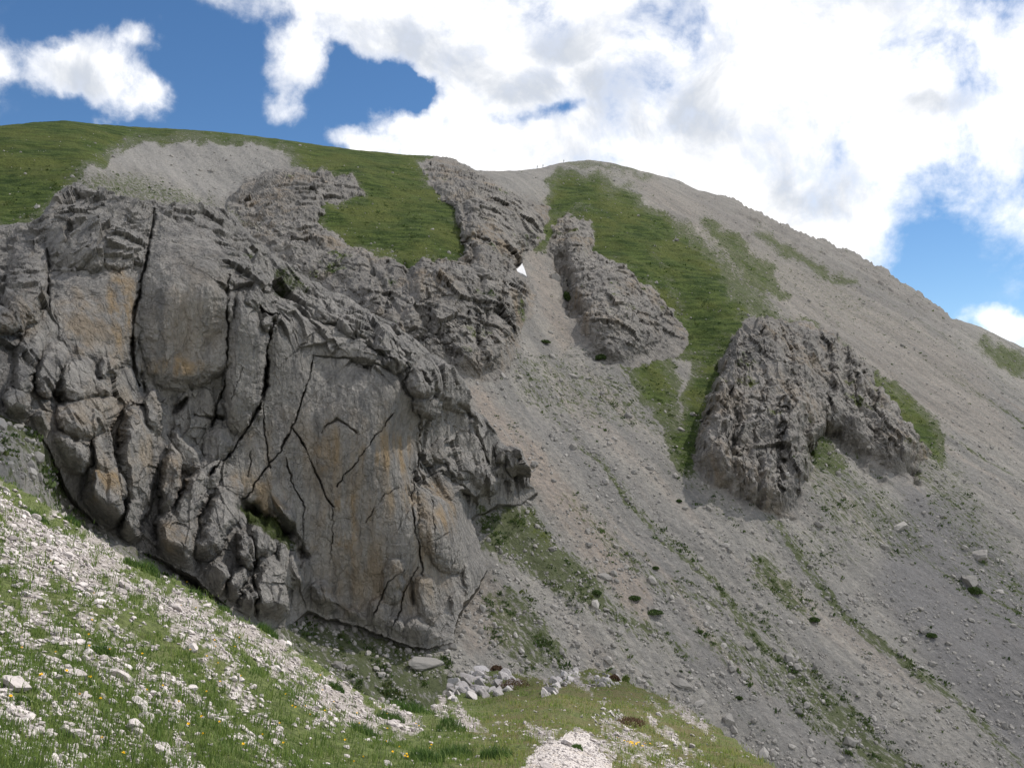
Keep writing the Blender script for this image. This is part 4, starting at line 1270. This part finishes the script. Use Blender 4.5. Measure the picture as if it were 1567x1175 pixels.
# the large stones one can point to: px, py, half width px, label
KEY = [(118, 1028, 20, 'broad rough white stone in the near turf, lower left'), (188, 1026, 20, 'white stone with a sharp right corner beside the broad rough one'), (208, 1107, 24, 'large flat pale slab lying in the grass low on the left'),
       (248, 1139, 14, 'rounded white stone below the large flat pale slab'), (290, 1000, 12, 'white stone beside yellow flowers on the near slope'), (184, 905, 12, 'grey stone on the near slope below the tall grass tuft'),
       (264, 942, 12, 'grey stone in the middle of the stony band'), (228, 1093, 12, 'white stone touching the far end of the flat pale slab'), (120, 1120, 15, 'pale stone in the grass left of the flat slab'),
       (148, 928, 11, 'pinkish grey stone high on the near slope'), (20, 1060, 22, 'cluster-edge white stone at the left edge of the slope'), (372, 1110, 10, 'upright pale stone in the lower turf'), (215, 1075, 14, 'narrow white stone above the flat pale slab'),
       (440, 985, 12, 'white stone at the rim of the near slope'), (115, 990, 13, 'flat stone half sunk in turf above the broad rough stone'), (864, 1141, 11, 'smooth pinkish stone on the white gravel path'), (835, 1175, 12, 'grey stone at the left side of the gravel path'),
       (905, 1141, 7, 'small white stone right of the path tuft'), (1018, 1140, 6, 'white stone right of the yellow flower cluster'), (1008, 1092, 5, 'bright little stone on the dry knoll')]
for i, (x, y, hw, lab) in enumerate(KEY):
    p_, n_ = near.at([x], [y])[0], near.at([x], [y], FN)[0]
    s_ = hw * np.linalg.norm(p_) / F * 1.05
    v, f = stone_shape(4, 700 + i, .55)
    o = new_obj('stone', mesh_np('stone', v, f, {'tone': np.full(len(v), (.35 + .4 * (i % 3) / 2))}, False), M_STONE)
    R3 = frames((n_ + np.array([.05, 0, .25]))[None], np.array([i * 1.7]))[0]
    o.matrix_world = Matrix([list(R3[r_] * s_) + [float(p_[r_] + n_[r_] * s_ * .22)] for r_ in range(3)] + [[0, 0, 0, 1]])
    tag(o, lab, 'stone')

# path gravel
px = rng.uniform(780, 1030, 9000)
py = rng.uniform(1110, 1330, 9000)
kp = near.at(px, py, m_path) > .4
P, N = near.at(px[kp], py[kp]), near.at(px[kp], py[kp], FN)
dist = np.linalg.norm(P, axis=1)
tag(scatter_merge('gravel', [stone_shape(1, 480 + i, .7) for i in range(4)], P, N, np.exp(rng.normal(.1, .45, len(P))) * dist / F * .9 + .004, M_STONE, seed=6), kind='stuff', label='loose white gravel on the path', cat='gravel')

# jagged outcrops on the knoll: centre px, extent px, count, label
OUT = [([(682, 1072), (690, 1050), (712, 1034), (740, 1026), (770, 1030), (792, 1046), (780, 1062), (745, 1070), (715, 1075)], 80, 7, 22, 'jagged heap of white limestone blocks on the left end of the knoll'),
       ([(832, 1060), (850, 1044), (874, 1026), (890, 1022), (884, 1038), (862, 1052), (840, 1064)], 38, 5, 17, 'leaning white rock rib on the crest of the knoll'),
       ([(905, 1040), (925, 1028), (948, 1034), (950, 1050), (925, 1058), (905, 1052)], 30, 4, 13, 'low pale outcrop at the right end of the knoll crest'),
       ([(895, 1096), (935, 1086), (960, 1092), (950, 1104), (905, 1106)], 34, 3, 7, 'grey lichen-spotted rock patch in the middle of the knoll')]
osh = [stone_shape(3, 520 + i, 1.0) for i in range(6)]
for k_, (poly, cnt, smin, smax, lab) in enumerate(OUT):
    pa = np.array(poly)
    x = rng.uniform(pa[:, 0].min(), pa[:, 0].max(), 4000)
    y = rng.uniform(pa[:, 1].min(), pa[:, 1].max(), 4000)
    kp = poly_sd(poly, x, y, 20) > 0
    x, y = x[kp][:cnt], y[kp][:cnt]
    P, N = near.at(x, y), near.at(x, y, FN)
    dist = np.linalg.norm(P, axis=1)
    root = bpy.data.objects.new('rock_outcrop', None)
    c0 = P.mean(0)
    root.location = c0
    col.objects.link(root)
    tag(root, lab, 'outcrop')
    sz = rng.uniform(smin, smax, len(P)) * dist / F
    for q_ in range(len(P)):
        v, f = osh[q_ % len(osh)]
        R3 = frames((N[q_] + np.array([-.75, .2, .5]) + rng.normal(size=3) * .18)[None], np.array([rng.uniform(-.5, .5)]))[0]
        w = (v * np.array([.95, .55, .75]) * rng.uniform(.7, 1.25, 3)) @ R3.T * sz[q_] + (P[q_] - c0) - N[q_] * sz[q_] * .05
        new_obj('block', mesh_np('block', w, f, {'tone': np.full(len(w), rng.uniform(0, .9))}, False), M_OUTCROP, root)

# ------------------------------------------------------------------ grass, tufts and flowers of the near slope
def grass_mat(name, cols, trans=.45):
    m = bpy.data.materials.new(name)
    m.use_nodes = True
    t = NT(m.node_tree)
    b = t.n['Principled BSDF']
    b.inputs['Roughness'].default_value = .65
    b.inputs['Specular IOR Level'].default_value = .25
    tn = t.attr('tone')
    c = t.mix(t.remap(tn, 0, .5, smooth=False), cols[0], cols[1])
    c = t.mix(t.remap(tn, .5, 1, smooth=False), c, cols[2])
    t.put(b.inputs['Base Color'], c)
    tl2 = t.node('ShaderNodeBsdfTranslucent')
    t.put(tl2.inputs[0], c)
    mxs = t.node('ShaderNodeMixShader')
    mxs.inputs[0].default_value = trans
    t.l.new(b.outputs[0], mxs.inputs[1])
    t.l.new(tl2.outputs[0], mxs.inputs[2])
    t.l.new(mxs.outputs[0], t.n['Material Output'].inputs[0])
    return m


M_GRASS = grass_mat('alpine_grass', ((.085, .14, .030), (.185, .245, .060), (.31, .28, .10)))
M_TUFT = grass_mat('tuft_grass', ((.040, .085, .020), (.085, .15, .035), (.16, .19, .06)))
M_SCREEGRASS = grass_mat('scree_grass', ((.035, .062, .018), (.075, .120, .030), (.13, .15, .05)), .3)
M_RUSSET = grass_mat('russet_leaves', ((.07, .055, .025), (.12, .075, .04), (.15, .07, .05)), .25)


def blades(root, N, h, w, lean, r_):
    """tapered bent blades: five vertices, three triangles each"""
    n_ = len(root)
    a = r_.uniform(0, 6.28, n_)
    side = np.stack([np.cos(a), np.sin(a), np.zeros(n_)], -1)
    dirn = np.stack([-np.sin(a), np.cos(a), np.zeros(n_)], -1)
    up = np.array([0, 0, 1.0]) * .8 + N * .2
    m1 = root + up * (h * .55)[:, None] + dirn * (lean * h * .22)[:, None]
    tip = root + up * (h * 1.0)[:, None] * (1 - .25 * lean[:, None]) + dirn * (lean * h * .75)[:, None]
    V = np.stack([root - side * w[:, None], root + side * w[:, None], m1 + side * (w * .75)[:, None], m1 - side * (w * .75)[:, None], tip], 1)
    b_ = np.arange(n_)[:, None] * 5
    T = np.concatenate([b_ + np.array([[0, 1, 2]]), b_ + np.array([[0, 2, 3]]), b_ + np.array([[3, 2, 4]])])
    return V.reshape(-1, 3), T


N_CL = 26000
px = rng.uniform(-200, 1260, N_CL)
py = rng.uniform(725, 1330, N_CL)
edge_at = np.interp(px, fx_, fe)
d_st = near.at(px, py, m_stone)
d_pt = near.at(px, py, m_path)
kp = (py > edge_at) & (rng.uniform(0, 1, N_CL) < np.clip(1.15 - 1.0 * d_st, .14, 1)) & (d_pt < .35)
px, py = px[kp], py[kp]
cP, cN = near.at(px, py), near.at(px, py, FN)
cd = np.linalg.norm(cP, axis=1)
dry = near.at(px, py, m_dry)
nb = 13
sp_ = (5.0 * cd / F + .02)
root = np.repeat(cP, nb, 0) + rng.normal(size=(len(cP) * nb, 3)) * np.repeat(sp_, nb)[:, None] * np.array([1, 1, 0])
hgt = np.repeat(np.clip(rng.lognormal(-2.75, .42, len(cP)), .03, .2) * (1 + .4 * np.clip(cd / 20, 0, 1)), nb) * rng.uniform(.55, 1.15, len(root))
wid = np.repeat(.0016 + .42 * cd / F, nb) * rng.uniform(.6, 1.1, len(root))
tone = np.clip(np.repeat(np.clip(.15 + .6 * dry * .8 + rng.normal(0, .16, len(cP)), 0, 1), nb) + rng.normal(0, .10, len(root)), 0, 1)
V, T = blades(root - np.array([0, 0, .015]), np.repeat(cN, nb, 0), hgt, wid, rng.uniform(.1, 1.0, len(root)), rng)
tag(new_obj('grass', mesh_np('grass', V, T, {'tone': np.repeat(tone, 5)}), M_GRASS), kind='stuff', label='short alpine grass between the white stones', cat='grass')

# px, py, half width px, height px, mat, label
TUFTS = [(228, 872, 22, 26, 0, 'tall green grass tuft on the rim above the stony band'), (205, 862, 14, 20, 0, 'grass tuft just left of the tall rim tuft'), (412, 955, 18, 24, 0, 'green grass tuft where the rim meets the crag foot'),
         (632, 1092, 40, 26, 0, 'wide lush green tuft in the dip below the knoll'), (598, 1098, 26, 20, 0, 'lush tuft left of the wide one in the dip'), (690, 1120, 30, 24, 0, 'lush tuft right of the wide one in the dip'),
         (700, 1150, 30, 30, 0, 'dense dark grass tuft left of the path'), (760, 1158, 30, 30, 0, 'dark grass tuft touching the left edge of the path'), (560, 1120, 28, 24, 0, 'soft green tuft below the stony rim'), (650, 1165, 34, 30, 0, 'thick grass tuft at the bottom edge left of the path'),
         (881, 1148, 11, 16, 0, 'round green tuft growing in the middle of the gravel path'), (160, 990, 18, 22, 0, 'dark green tuft among the stones on the left'), (35, 1075, 18, 18, 0, 'broad-leaved green clump at the left edge'), (300, 910, 12, 16, 0, 'small tuft on the rim of the stony band'),
         (345, 935, 12, 16, 0, 'small tuft at the rim below the rock pillars'), (515, 1055, 14, 18, 0, 'grass tuft on the rim above the hollow'), (60, 790, 18, 14, 0, 'grass tuft high on the left rim'), (110, 800, 14, 14, 0, 'second grass tuft along the left rim'),
         (930, 1026, 10, 10, 0, 'grass tuft crowning the knoll'), (956, 1042, 9, 11, 1, 'dry tuft at the right shoulder of the knoll')]
for k_, (x, y, hw, hp, kd, lab) in enumerate(TUFTS):
    p_ = near.at([x], [y])[0]
    n_ = near.at([x], [y], FN)[0]
    s_ = np.linalg.norm(p_) / F
    cnt = 420
    rad = np.sqrt(rng.uniform(0, 1, cnt)) * hw * s_ * .8
    an = rng.uniform(0, 6.28, cnt)
    tx = np.stack([np.cos(an) * rad, np.sin(an) * rad], -1)
    sl = -(n_[0] * tx[:, 0] + n_[1] * tx[:, 1]) / max(n_[2], .3)
    root = np.stack([tx[:, 0], tx[:, 1], sl - .03], -1)
    hh_ = hp * s_ * rng.uniform(.5, 1.1, cnt) * (1 - .45 * rad / (hw * s_))
    V, T = blades(root, np.repeat(n_[None], cnt, 0), hh_, np.full(cnt, .0018 + .40 * s_), rng.uniform(.1, .8, cnt), rng)
    o = new_obj('grass_tuft', mesh_np('grass_tuft', V, T, {'tone': np.repeat(np.clip(rng.normal(.35, .2, cnt), 0, 1), 5)}), (M_TUFT, M_GRASS)[kd], None, p_)
    tag(o, lab, 'grass tuft')


def leaf_dome(rx, rz, cnt, leaf, r_):
    """cushion of small leaf faces spread through a dome"""
    d = r_.normal(size=(cnt, 3))
    d[:, 2] = np.abs(d[:, 2])
    d /= np.linalg.norm(d, axis=1, keepdims=True)
    d *= (r_.uniform(.25, 1, cnt) ** .4)[:, None]
    lump = 1 + .35 * fbm(d * 2.2 + r_.uniform(0, 50), 3, .5, 9)
    c = d * np.array([rx, rx, rz]) * lump[:, None]
    a, b_ = r_.normal(size=(cnt, 3)), r_.normal(size=(cnt, 3))
    a /= np.linalg.norm(a, axis=1, keepdims=True)
    b_ = np.cross(a, b_)
    b_ /= np.linalg.norm(b_, axis=1, keepdims=True)
    V = np.stack([c - a * leaf, c + b_ * leaf * .5, c + a * leaf, c - b_ * leaf * .5], 1).reshape(-1, 3)
    return V, np.arange(cnt * 4).reshape(-1, 4)


SHRUBS = [(788, 1056, 24, 14, 'russet cushion shrub beside the jagged white outcrop'), (965, 1106, 22, 9, 'reddish low plant spreading on the knoll'), (940, 1040, 9, 8, 'small russet shrub on the knoll crest'), (760, 1018, 10, 7, 'brown tuft of heath on top of the jagged outcrop')]
for k_, (x, y, hw, hp, lab) in enumerate(SHRUBS):
    p_ = near.at([x], [y])[0]
    s_ = np.linalg.norm(p_) / F
    V, Q = leaf_dome(hw * s_, hp * s_, 1400, 1.1 * s_, rng)
    o = new_obj('shrub', mesh_np('shrub', V, Q, {'tone': np.repeat(rng.uniform(0, 1, 1400), 4)}), M_RUSSET, None, p_)
    tag(o, lab, 'shrub')

# yellow flowers
m, t, b = new_mat('yellow_petals', .6, .2)
b.inputs['Base Color'].default_value = (.85, .56, .02, 1)
M_PETAL = m
m, t, b = new_mat('flower_stem', .7, .2)
b.inputs['Base Color'].default_value = (.08, .13, .03, 1)
M_STEM = m


def flower_mesh():
    V, Fc, mi = [], [], []
    hgt_ = 1.0
    for k_ in range(4):                       # stem
        a = k_ * math.pi / 2
        V += [(.012 * math.cos(a), .012 * math.sin(a), 0), (.012 * math.cos(a), .012 * math.sin(a), hgt_)]
    for k_ in range(4):
        j = (k_ + 1) % 4
        Fc.append((2 * k_, 2 * j, 2 * j + 1, 2 * k_ + 1))
        mi.append(1)
    for ring, (n_, r0, r1, z0, z1) in enumerate(((11, .02, .22, 1.0, 1.06), (8, .01, .13, 1.03, 1.12))):
        for k_ in range(n_):
            a = k_ * 6.2832 / n_ + ring * .3
            w_ = .07
            c, s_ = math.cos(a), math.sin(a)
            q0 = len(V)
            V += [(c * r0 + s_ * w_ * .4, s_ * r0 - c * w_ * .4, z0), (c * r1 + s_ * w_ * .6, s_ * r1 - c * w_ * .6, z1), (c * r1 - s_ * w_ * .6, s_ * r1 + c * w_ * .6, z1), (c * r0 - s_ * w_ * .4, s_ * r0 + c * w_ * .4, z0)]
            Fc.append((q0, q0 + 1, q0 + 2, q0 + 3))
            mi.append(0)
    me = mesh_np('yellow_flower', np.array(V), np.array(Fc), mat_idx=np.array(mi), smooth=False)
    me.materials.append(M_PETAL)
    me.materials.append(M_STEM)
    return me


FLM = flower_mesh()
spots = [(312, 1018), (322, 1012), (331, 1029), (288, 1008), (438, 1085), (449, 1100), (455, 1102), (460, 1104), (472, 1113), (500, 1107), (495, 1107), (432, 1119), (443, 1144), (586, 1092), (595, 1100), (594, 1118), (634, 1116), (640, 1119),
         (586, 1153), (530, 1146), (662, 1159), (598, 1163), (615, 1168), (618, 1171), (661, 1140), (284, 894), (268, 942), (363, 990), (320, 1003), (140, 1045), (55, 1057), (60, 1059), (14, 1084), (254, 1060), (294, 1118), (335, 1120), (180, 1164), (545, 1173),
         (560, 1170), (628, 1171), (608, 1158), (77, 875), (270, 1086), (322, 1103), (410, 1135), (500, 1060), (515, 1080), (545, 1095)]
for i in range(30):
    x, y = rng.uniform(20, 700), rng.uniform(880, 1170)
    if y > np.interp(x, fx_, fe) + 15:
        spots.append((x, y))
for x, y in spots:
    p_ = near.at([x], [y])[0]
    s_ = np.linalg.norm(p_) / F
    o = bpy.data.objects.new('yellow_flower', FLM)
    sz = max(.06, 5.6 * s_ * rng.uniform(.7, 1.2))
    o.location = p_ - np.array([0, 0, .01])
    o.scale = (sz, sz, max(sz, .12))
    o.rotation_euler = (rng.uniform(-.1, .5), rng.uniform(-.3, .3), rng.uniform(0, 6.28))
    col.objects.link(o)
    tag(o, 'yellow flower standing in the short grass of the near slope', 'flower', 'yellow flowers on the near slope')
for i in range(26):
    x, y = 970 + rng.normal(0, 9), 1143 + rng.normal(0, 2.2)
    p_ = near.at([x], [y])[0]
    s_ = np.linalg.norm(p_) / F
    o = bpy.data.objects.new('yellow_flower', FLM)
    sz = 7 * s_
    o.location = p_
    o.scale = (sz, sz, sz * .9)
    o.rotation_euler = (rng.uniform(-.1, .6), rng.uniform(-.3, .3), rng.uniform(0, 6.28))
    col.objects.link(o)
    tag(o, 'flower in the dense orange-yellow cluster on the knoll right of the path', 'flower', 'cluster of yellow flowers on the knoll')

# ------------------------------------------------------------------ loose stones, plants and boulders on the mountain
def free(px, py):
    """directions where the open mountain is in view"""
    return (poly_sd(CRAG, px, py, 20) < -2) & (py < np.where((px > -230) & (px < 1320), np.interp(px, fx_, fe), 9999) - 1) & (py > np.interp(px, mx_, sky_y) + 2)


N_TRY = 80000
px = rng.uniform(-150, 1720, N_TRY)
py = rng.uniform(200, 1290, N_TRY)
g_, r_k = far.at(px, py, m_grass), far.at(px, py, m_rock)
kp = free(px, py) & (rng.uniform(0, 1, N_TRY) < (1 - .86 * g_) * (1 - .85 * r_k)) & (rng.uniform(0, 1, N_TRY) < sstep(fbm(np.stack([px / 60, py / 60, px * 0], -1), 3, .5, 77), -.35, .25))
px, py = px[kp], py[kp]
P, N = far.at(px, py), far.at(px, py, MN)
tag(scatter_merge('scree_stones', [stone_shape(1, 600 + i, .7) for i in range(6)], P, N, np.clip(rng.lognormal(-1.6, .58, len(P)), .09, 1.3), M_BOULDER, seed=8, sink=.15), kind='stuff', label='loose grey blocks scattered over the scree', cat='stones')

N_TRY = 190000
px = rng.uniform(-150, 1720, N_TRY)
py = rng.uniform(250, 1290, N_TRY)
vg = far.at(px, py, m_veg)
fl_ = fbm(np.stack([far.at(px, py, across_) / 3.0, far.at(px, py, along_) / 9.0, px * 0], -1), 3, .6, 78)
kp = free(px, py) & (rng.uniform(0, 1, N_TRY) < np.clip(vg * 1.5 + .05, 0, 1) * sstep(fl_, -.05, .35) * (1 - .9 * far.at(px, py, m_rock)))
px, py = px[kp], py[kp]
P, N = far.at(px, py), far.at(px, py, MN)
nb = 9
rad = np.clip(rng.lognormal(-1.25, .4, len(P)), .12, .8)
root = np.repeat(P, nb, 0) + rng.normal(size=(len(P) * nb, 3)) * np.repeat(rad, nb)[:, None] * np.array([.6, .6, .15])
V, T = blades(root - np.array([0, 0, .05]), np.repeat(N, nb, 0), np.repeat(rad, nb) * rng.uniform(.6, 1.3, len(root)), np.repeat(rad, nb) * .26, rng.uniform(.2, 1, len(root)), rng)
tag(new_obj('scree_plants', mesh_np('scree_plants', V, T, {'tone': np.repeat(np.clip(np.repeat(rng.normal(.45, .25, len(P)), nb), 0, 1), 5)}), M_SCREEGRASS), kind='stuff', label='tufts of grass and low plants strewn down the scree', cat='plants')

BOULD = [(847, 427, 11, 'grey-green boulder lodged in the gully below the snow patch'), (877, 573, 9, 'pale boulder on scree at the mouth of the gully'), (866, 487, 5, 'small pale rock at the right wall of the gully'),
         (962, 633, 9, 'pale boulder on the scree left of the green chutes'), (934, 578, 5, 'little white block at the foot of the dark cliff wedge'), (1040, 1044, 18, 'long pale boulder on the scree just right of the knoll'),
         (1115, 1106, 14, 'white boulder on the scree beside the knoll edge'), (652, 1012, 26, 'long pale slab tipped in the hollow below the crag'), (672, 985, 16, 'rounded boulder at the lowest foot of the crag'), (565, 992, 6, 'pale block in the green hollow under the crag'),
         (1149, 990, 10, 'grey boulder in the band of plants low on the scree'), (1355, 838, 8, 'grey boulder on darker scree below the ribbed crag'), (1254, 802, 8, 'upright rock just below the ribbed crag'), (1378, 806, 15, 'light broken rocks on the plant-dotted scree right of the ribbed crag'),
         (1500, 853, 13, 'weathered block on the scree far right, upper of two'), (1482, 893, 13, 'dark blue-grey boulder above the dark bush on the far right'), (1413, 965, 11, 'grey boulder with green plants below it, right side'), (923, 885, 12, 'dark rock stump sticking out of the middle scree'),
         (937, 992, 6, 'small dark-shadowed rock low in the middle scree'), (1070, 1075, 9, 'pale flat rock by the knoll edge'), (793, 502, 5, 'rock at the left wall of the gully'), (770, 575, 7, 'block at the foot of the broad cliff band'), (908, 690, 5, 'block in the middle of the grey stony scree'),
         (540, 872 + 120, 5, 'small rock in the hollow beside the crag foot'), (1240, 1150, 9, 'curved pale rock at the bottom of the scree'), (1330, 1005, 4, 'single white stone on bare scree'), (845, 545, 6, 'light rock on the green-dotted scree fan')]
for k_, (x, y, hw, lab) in enumerate(BOULD):
    p_ = far.at([x], [y])[0]
    n_ = far.at([x], [y], MN)[0]
    s_ = hw * np.linalg.norm(p_) / F * 1.05
    v, f = stone_shape(4, 800 + k_, .75)
    v = v * (1 + .16 * fbm(v * 2.5 + k_, 4, .6, 900 + k_) + .05 * fbm(v * 9, 3, .6, 950))[:, None]
    if 'slab' in lab or 'long' in lab or 'flat' in lab:
        v = v * np.array([1.15, .75, .6])
    R3 = frames((n_ + np.array([0, 0, .3]))[None], np.array([k_ * 2.1]))[0]
    v = (v @ R3.T) * s_ + n_ * s_ * .04
    tag(new_obj('boulder', mesh_np('boulder', v, f, {'tone': np.full(len(v), (.2, .5, .75)[k_ % 3])}, False), M_BOULDER, None, p_), lab, 'boulder')

BUSH = [(1491, 906, 11, 8, 'dark green bush under the blue-grey boulder'), (1424, 975, 8, 4, 'low green plants below the grey boulder on the right'), (920, 548, 9, 8, 'dark bush at the foot of the dark cliff wedge'), (868, 452, 8, 14, 'dark scrub in the shaded cleft right of the gully'),
        (970, 918, 10, 5, 'green bush in the middle of the scree, upper of two'), (1000, 940, 14, 5, 'long low green bush in the middle scree'), (1003, 870, 5, 3, 'little dark bush on the pinkish scree strip'), (835, 522, 9, 4, 'green plant patch on the gully scree'), (912, 910, 8, 5, 'round green bush on the streaked scree'),
        (1040, 765, 4, 3, 'dot-like bush on the scree below the green strip'), (1130, 1070, 5, 3, 'green dot of scrub low on the scree'), (1245, 950, 9, 4, 'green bush at the tip of the plant band')]
for k_, (x, y, hw, hp, lab) in enumerate(BUSH):
    p_ = far.at([x], [y])[0]
    s_ = np.linalg.norm(p_) / F
    V, Q = leaf_dome(hw * s_, hp * s_, 900, 1.5 * s_, rng)
    tag(new_obj('bush', mesh_np('bush', V, Q, {'tone': np.repeat(rng.uniform(0, .7, 900), 4)}), M_SCREEGRASS, None, p_), lab, 'bush')

# the last snow in the gully
m, t, b = new_mat('old_snow', .6, .3)
t.put(b.inputs['Base Color'], t.mix(t.noise(t.node('ShaderNodeNewGeometry').outputs['Position'], 1.2, 5, .65), (.55, .54, .53), (.92, .92, .94)))
SN = [(786, 409), (791, 411), (796, 406), (799, 402), (803, 411), (807, 424), (800, 420), (792, 416)]
gx, gy = np.meshgrid(np.arange(782, 811, .6), np.arange(399, 428, .6))
p_ = far.at(gx.ravel(), gy.ravel()).reshape(gx.shape + (3,))
dd = np.linalg.norm(p_, axis=-1)
sdn = poly_sd(SN, gx, gy, 10)
d0 = np.median(dd[sdn > 0])
tpl = tps([(785, 402, 1), (808, 402, 1), (785, 426, 1), (808, 426, 1)], gx, gy)
A_ = np.stack([gx.ravel(), gy.ravel(), np.ones(gx.size)], -1)
in_ = (sdn > -1).ravel()
cf = np.linalg.lstsq(A_[in_], (1 / dd.ravel())[in_], rcond=None)[0]
d_fit = 1 / (A_ @ cf).reshape(gx.shape)
d_s = np.minimum(d_fit, dd[sdn > -2].min() + (d_fit - d_fit.min()) * .4) - 2.6 - .7 * np.clip(sdn / 3, 0, 1) ** .5
sp_ = rays(gx, gy)
sp_ = sp_ / np.linalg.norm(sp_, axis=-1, keepdims=True) * d_s[..., None]
sq = grid_quads(*gx.shape)
sq = sq[(sdn.ravel() > 0)[sq].all(1)]
org = sp_.reshape(-1, 3)[np.unique(sq)].mean(0)
tag(new_obj('snow_patch', submesh('snow_patch', sp_.reshape(-1, 3), sq, {}, org, skirt=[(1.5, 1.0)]), m, None, org), 'small white patch of old snow at the top of the scree gully', 'snow patch')

# three hikers on the summit ridge
def hiker(name, x, dark, label, stride):
    P_ = far.P[0:4, int((x + 190) / STEP)]
    foot = P_[0] + np.array([0, 0, -.1])
    root = bpy.data.objects.new(name, None)
    root.location = foot
    root.rotation_euler = (0, 0, math.radians(75))
    col.objects.link(root)
    J = {'pelvis': (0, 0, .95, .14), 'waist': (0, .01, 1.10, .13), 'chest': (0, .03, 1.34, .16), 'neck': (0, .05, 1.52, .06), 'head0': (0, .07, 1.60, .085), 'head': (0, .08, 1.71, .10), 'top': (0, .08, 1.79, .07),
         'lh': (.10, 0, .90, .10), 'lk': (.11, .12 + stride, .50, .07), 'la': (.11, .05 + 1.6 * stride, .08, .05), 'lt': (.12, .22 + 1.6 * stride, .04, .045),
         'rh': (-.10, 0, .90, .10), 'rk': (-.11, .04 - .3 * stride, .50, .07), 'ra': (-.11, -.1 - stride, .10, .05), 'rt': (-.12, .06 - stride, .04, .045),
         'ls': (.20, .03, 1.42, .075), 'le': (.27, -.04, 1.15, .05), 'lw': (.25, .10, .94, .038), 'lf': (.24, .16, .85, .035), 'rs': (-.20, .03, 1.42, .075), 're': (-.27, -.02, 1.15, .05), 'rw': (-.25, .16, 1.0, .038), 'rf': (-.24, .22, .93, .035)}
    E = [('pelvis', 'waist'), ('waist', 'chest'), ('chest', 'neck'), ('neck', 'head0'), ('head0', 'head'), ('head', 'top'), ('pelvis', 'lh'), ('lh', 'lk'), ('lk', 'la'), ('la', 'lt'), ('pelvis', 'rh'), ('rh', 'rk'), ('rk', 'ra'), ('ra', 'rt'),
         ('chest', 'ls'), ('ls', 'le'), ('le', 'lw'), ('lw', 'lf'), ('chest', 'rs'), ('rs', 're'), ('re', 'rw'), ('rw', 'rf')]
    nm = list(J)
    me = bpy.data.meshes.new('skeleton')
    me.from_pydata([J[k_][:3] for k_ in nm], [(nm.index(a), nm.index(b_)) for a, b_ in E], [])
    o = bpy.data.objects.new('body', me)
    col.objects.link(o)
    o.modifiers.new('skin', 'SKIN')
    o.modifiers.new('sub', 'SUBSURF').levels = 1
    for k_, d in zip(nm, me.skin_vertices[0].data):
        d.radius = (J[k_][3], J[k_][3])
        d.use_root = (k_ == 'pelvis')
    dg = bpy.context.evaluated_depsgraph_get()
    m2_ = bpy.data.meshes.new_from_object(o.evaluated_get(dg))
    o.modifiers.clear()
    o.data = m2_
    m2_.name = 'body'
    for mm in (dark, M_TROUSER, M_SKIN):
        m2_.materials.append(mm)
    for p2 in m2_.polygons:
        z = p2.center.z
        p2.material_index = 2 if z > 1.54 or (z < .93 and abs(p2.center.x) > .20) else (1 if z < .98 else 0)
    o.parent = root
    v, f = icosphere(2)
    pk = v * np.array([.17, .12, .27])
    new_obj('backpack', mesh_np('backpack', np.sign(pk) * np.abs(pk) ** .8 * np.array([.8, .75, .85]) + np.array([0, -.2, 1.25]), f), M_PACK, root)
    hv = v * np.array([.115, .125, .10])
    hv[:, 2] = np.maximum(hv[:, 2], -.02)
    new_obj('hair', mesh_np('hair', hv + np.array([0, .06, 1.74]), f), M_HAIR, root)
    return tag(root, label, 'person', None)


def plain(name, c_):
    m, t, b = new_mat(name, .85, .2)
    t.put(b.inputs['Base Color'], t.mix(t.noise(t.node('ShaderNodeTexCoord').outputs['Object'], 9, 3), c_, tuple(.8 * q_ for q_ in c_)))
    return m


M_TROUSER, M_SKIN, M_PACK, M_HAIR = plain('trousers', (.05, .05, .06)), plain('skin', (.42, .27, .2)), plain('backpack_cloth', (.07, .08, .07)), plain('hair', (.03, .02, .015))
hiker('person', 823, plain('dark_jacket', (.04, .05, .06)), 'hiker in dark clothes, lowest of the three on the summit ridge', .10)
hiker('person', 832, plain('grey_jacket', (.07, .08, .08)), 'hiker in dark clothes, second of the three up the summit ridge', .16)
hiker('person', 863, plain('reddish_jacket', (.13, .06, .05)), 'hiker walking alone ahead, highest of the three on the summit ridge', .13)
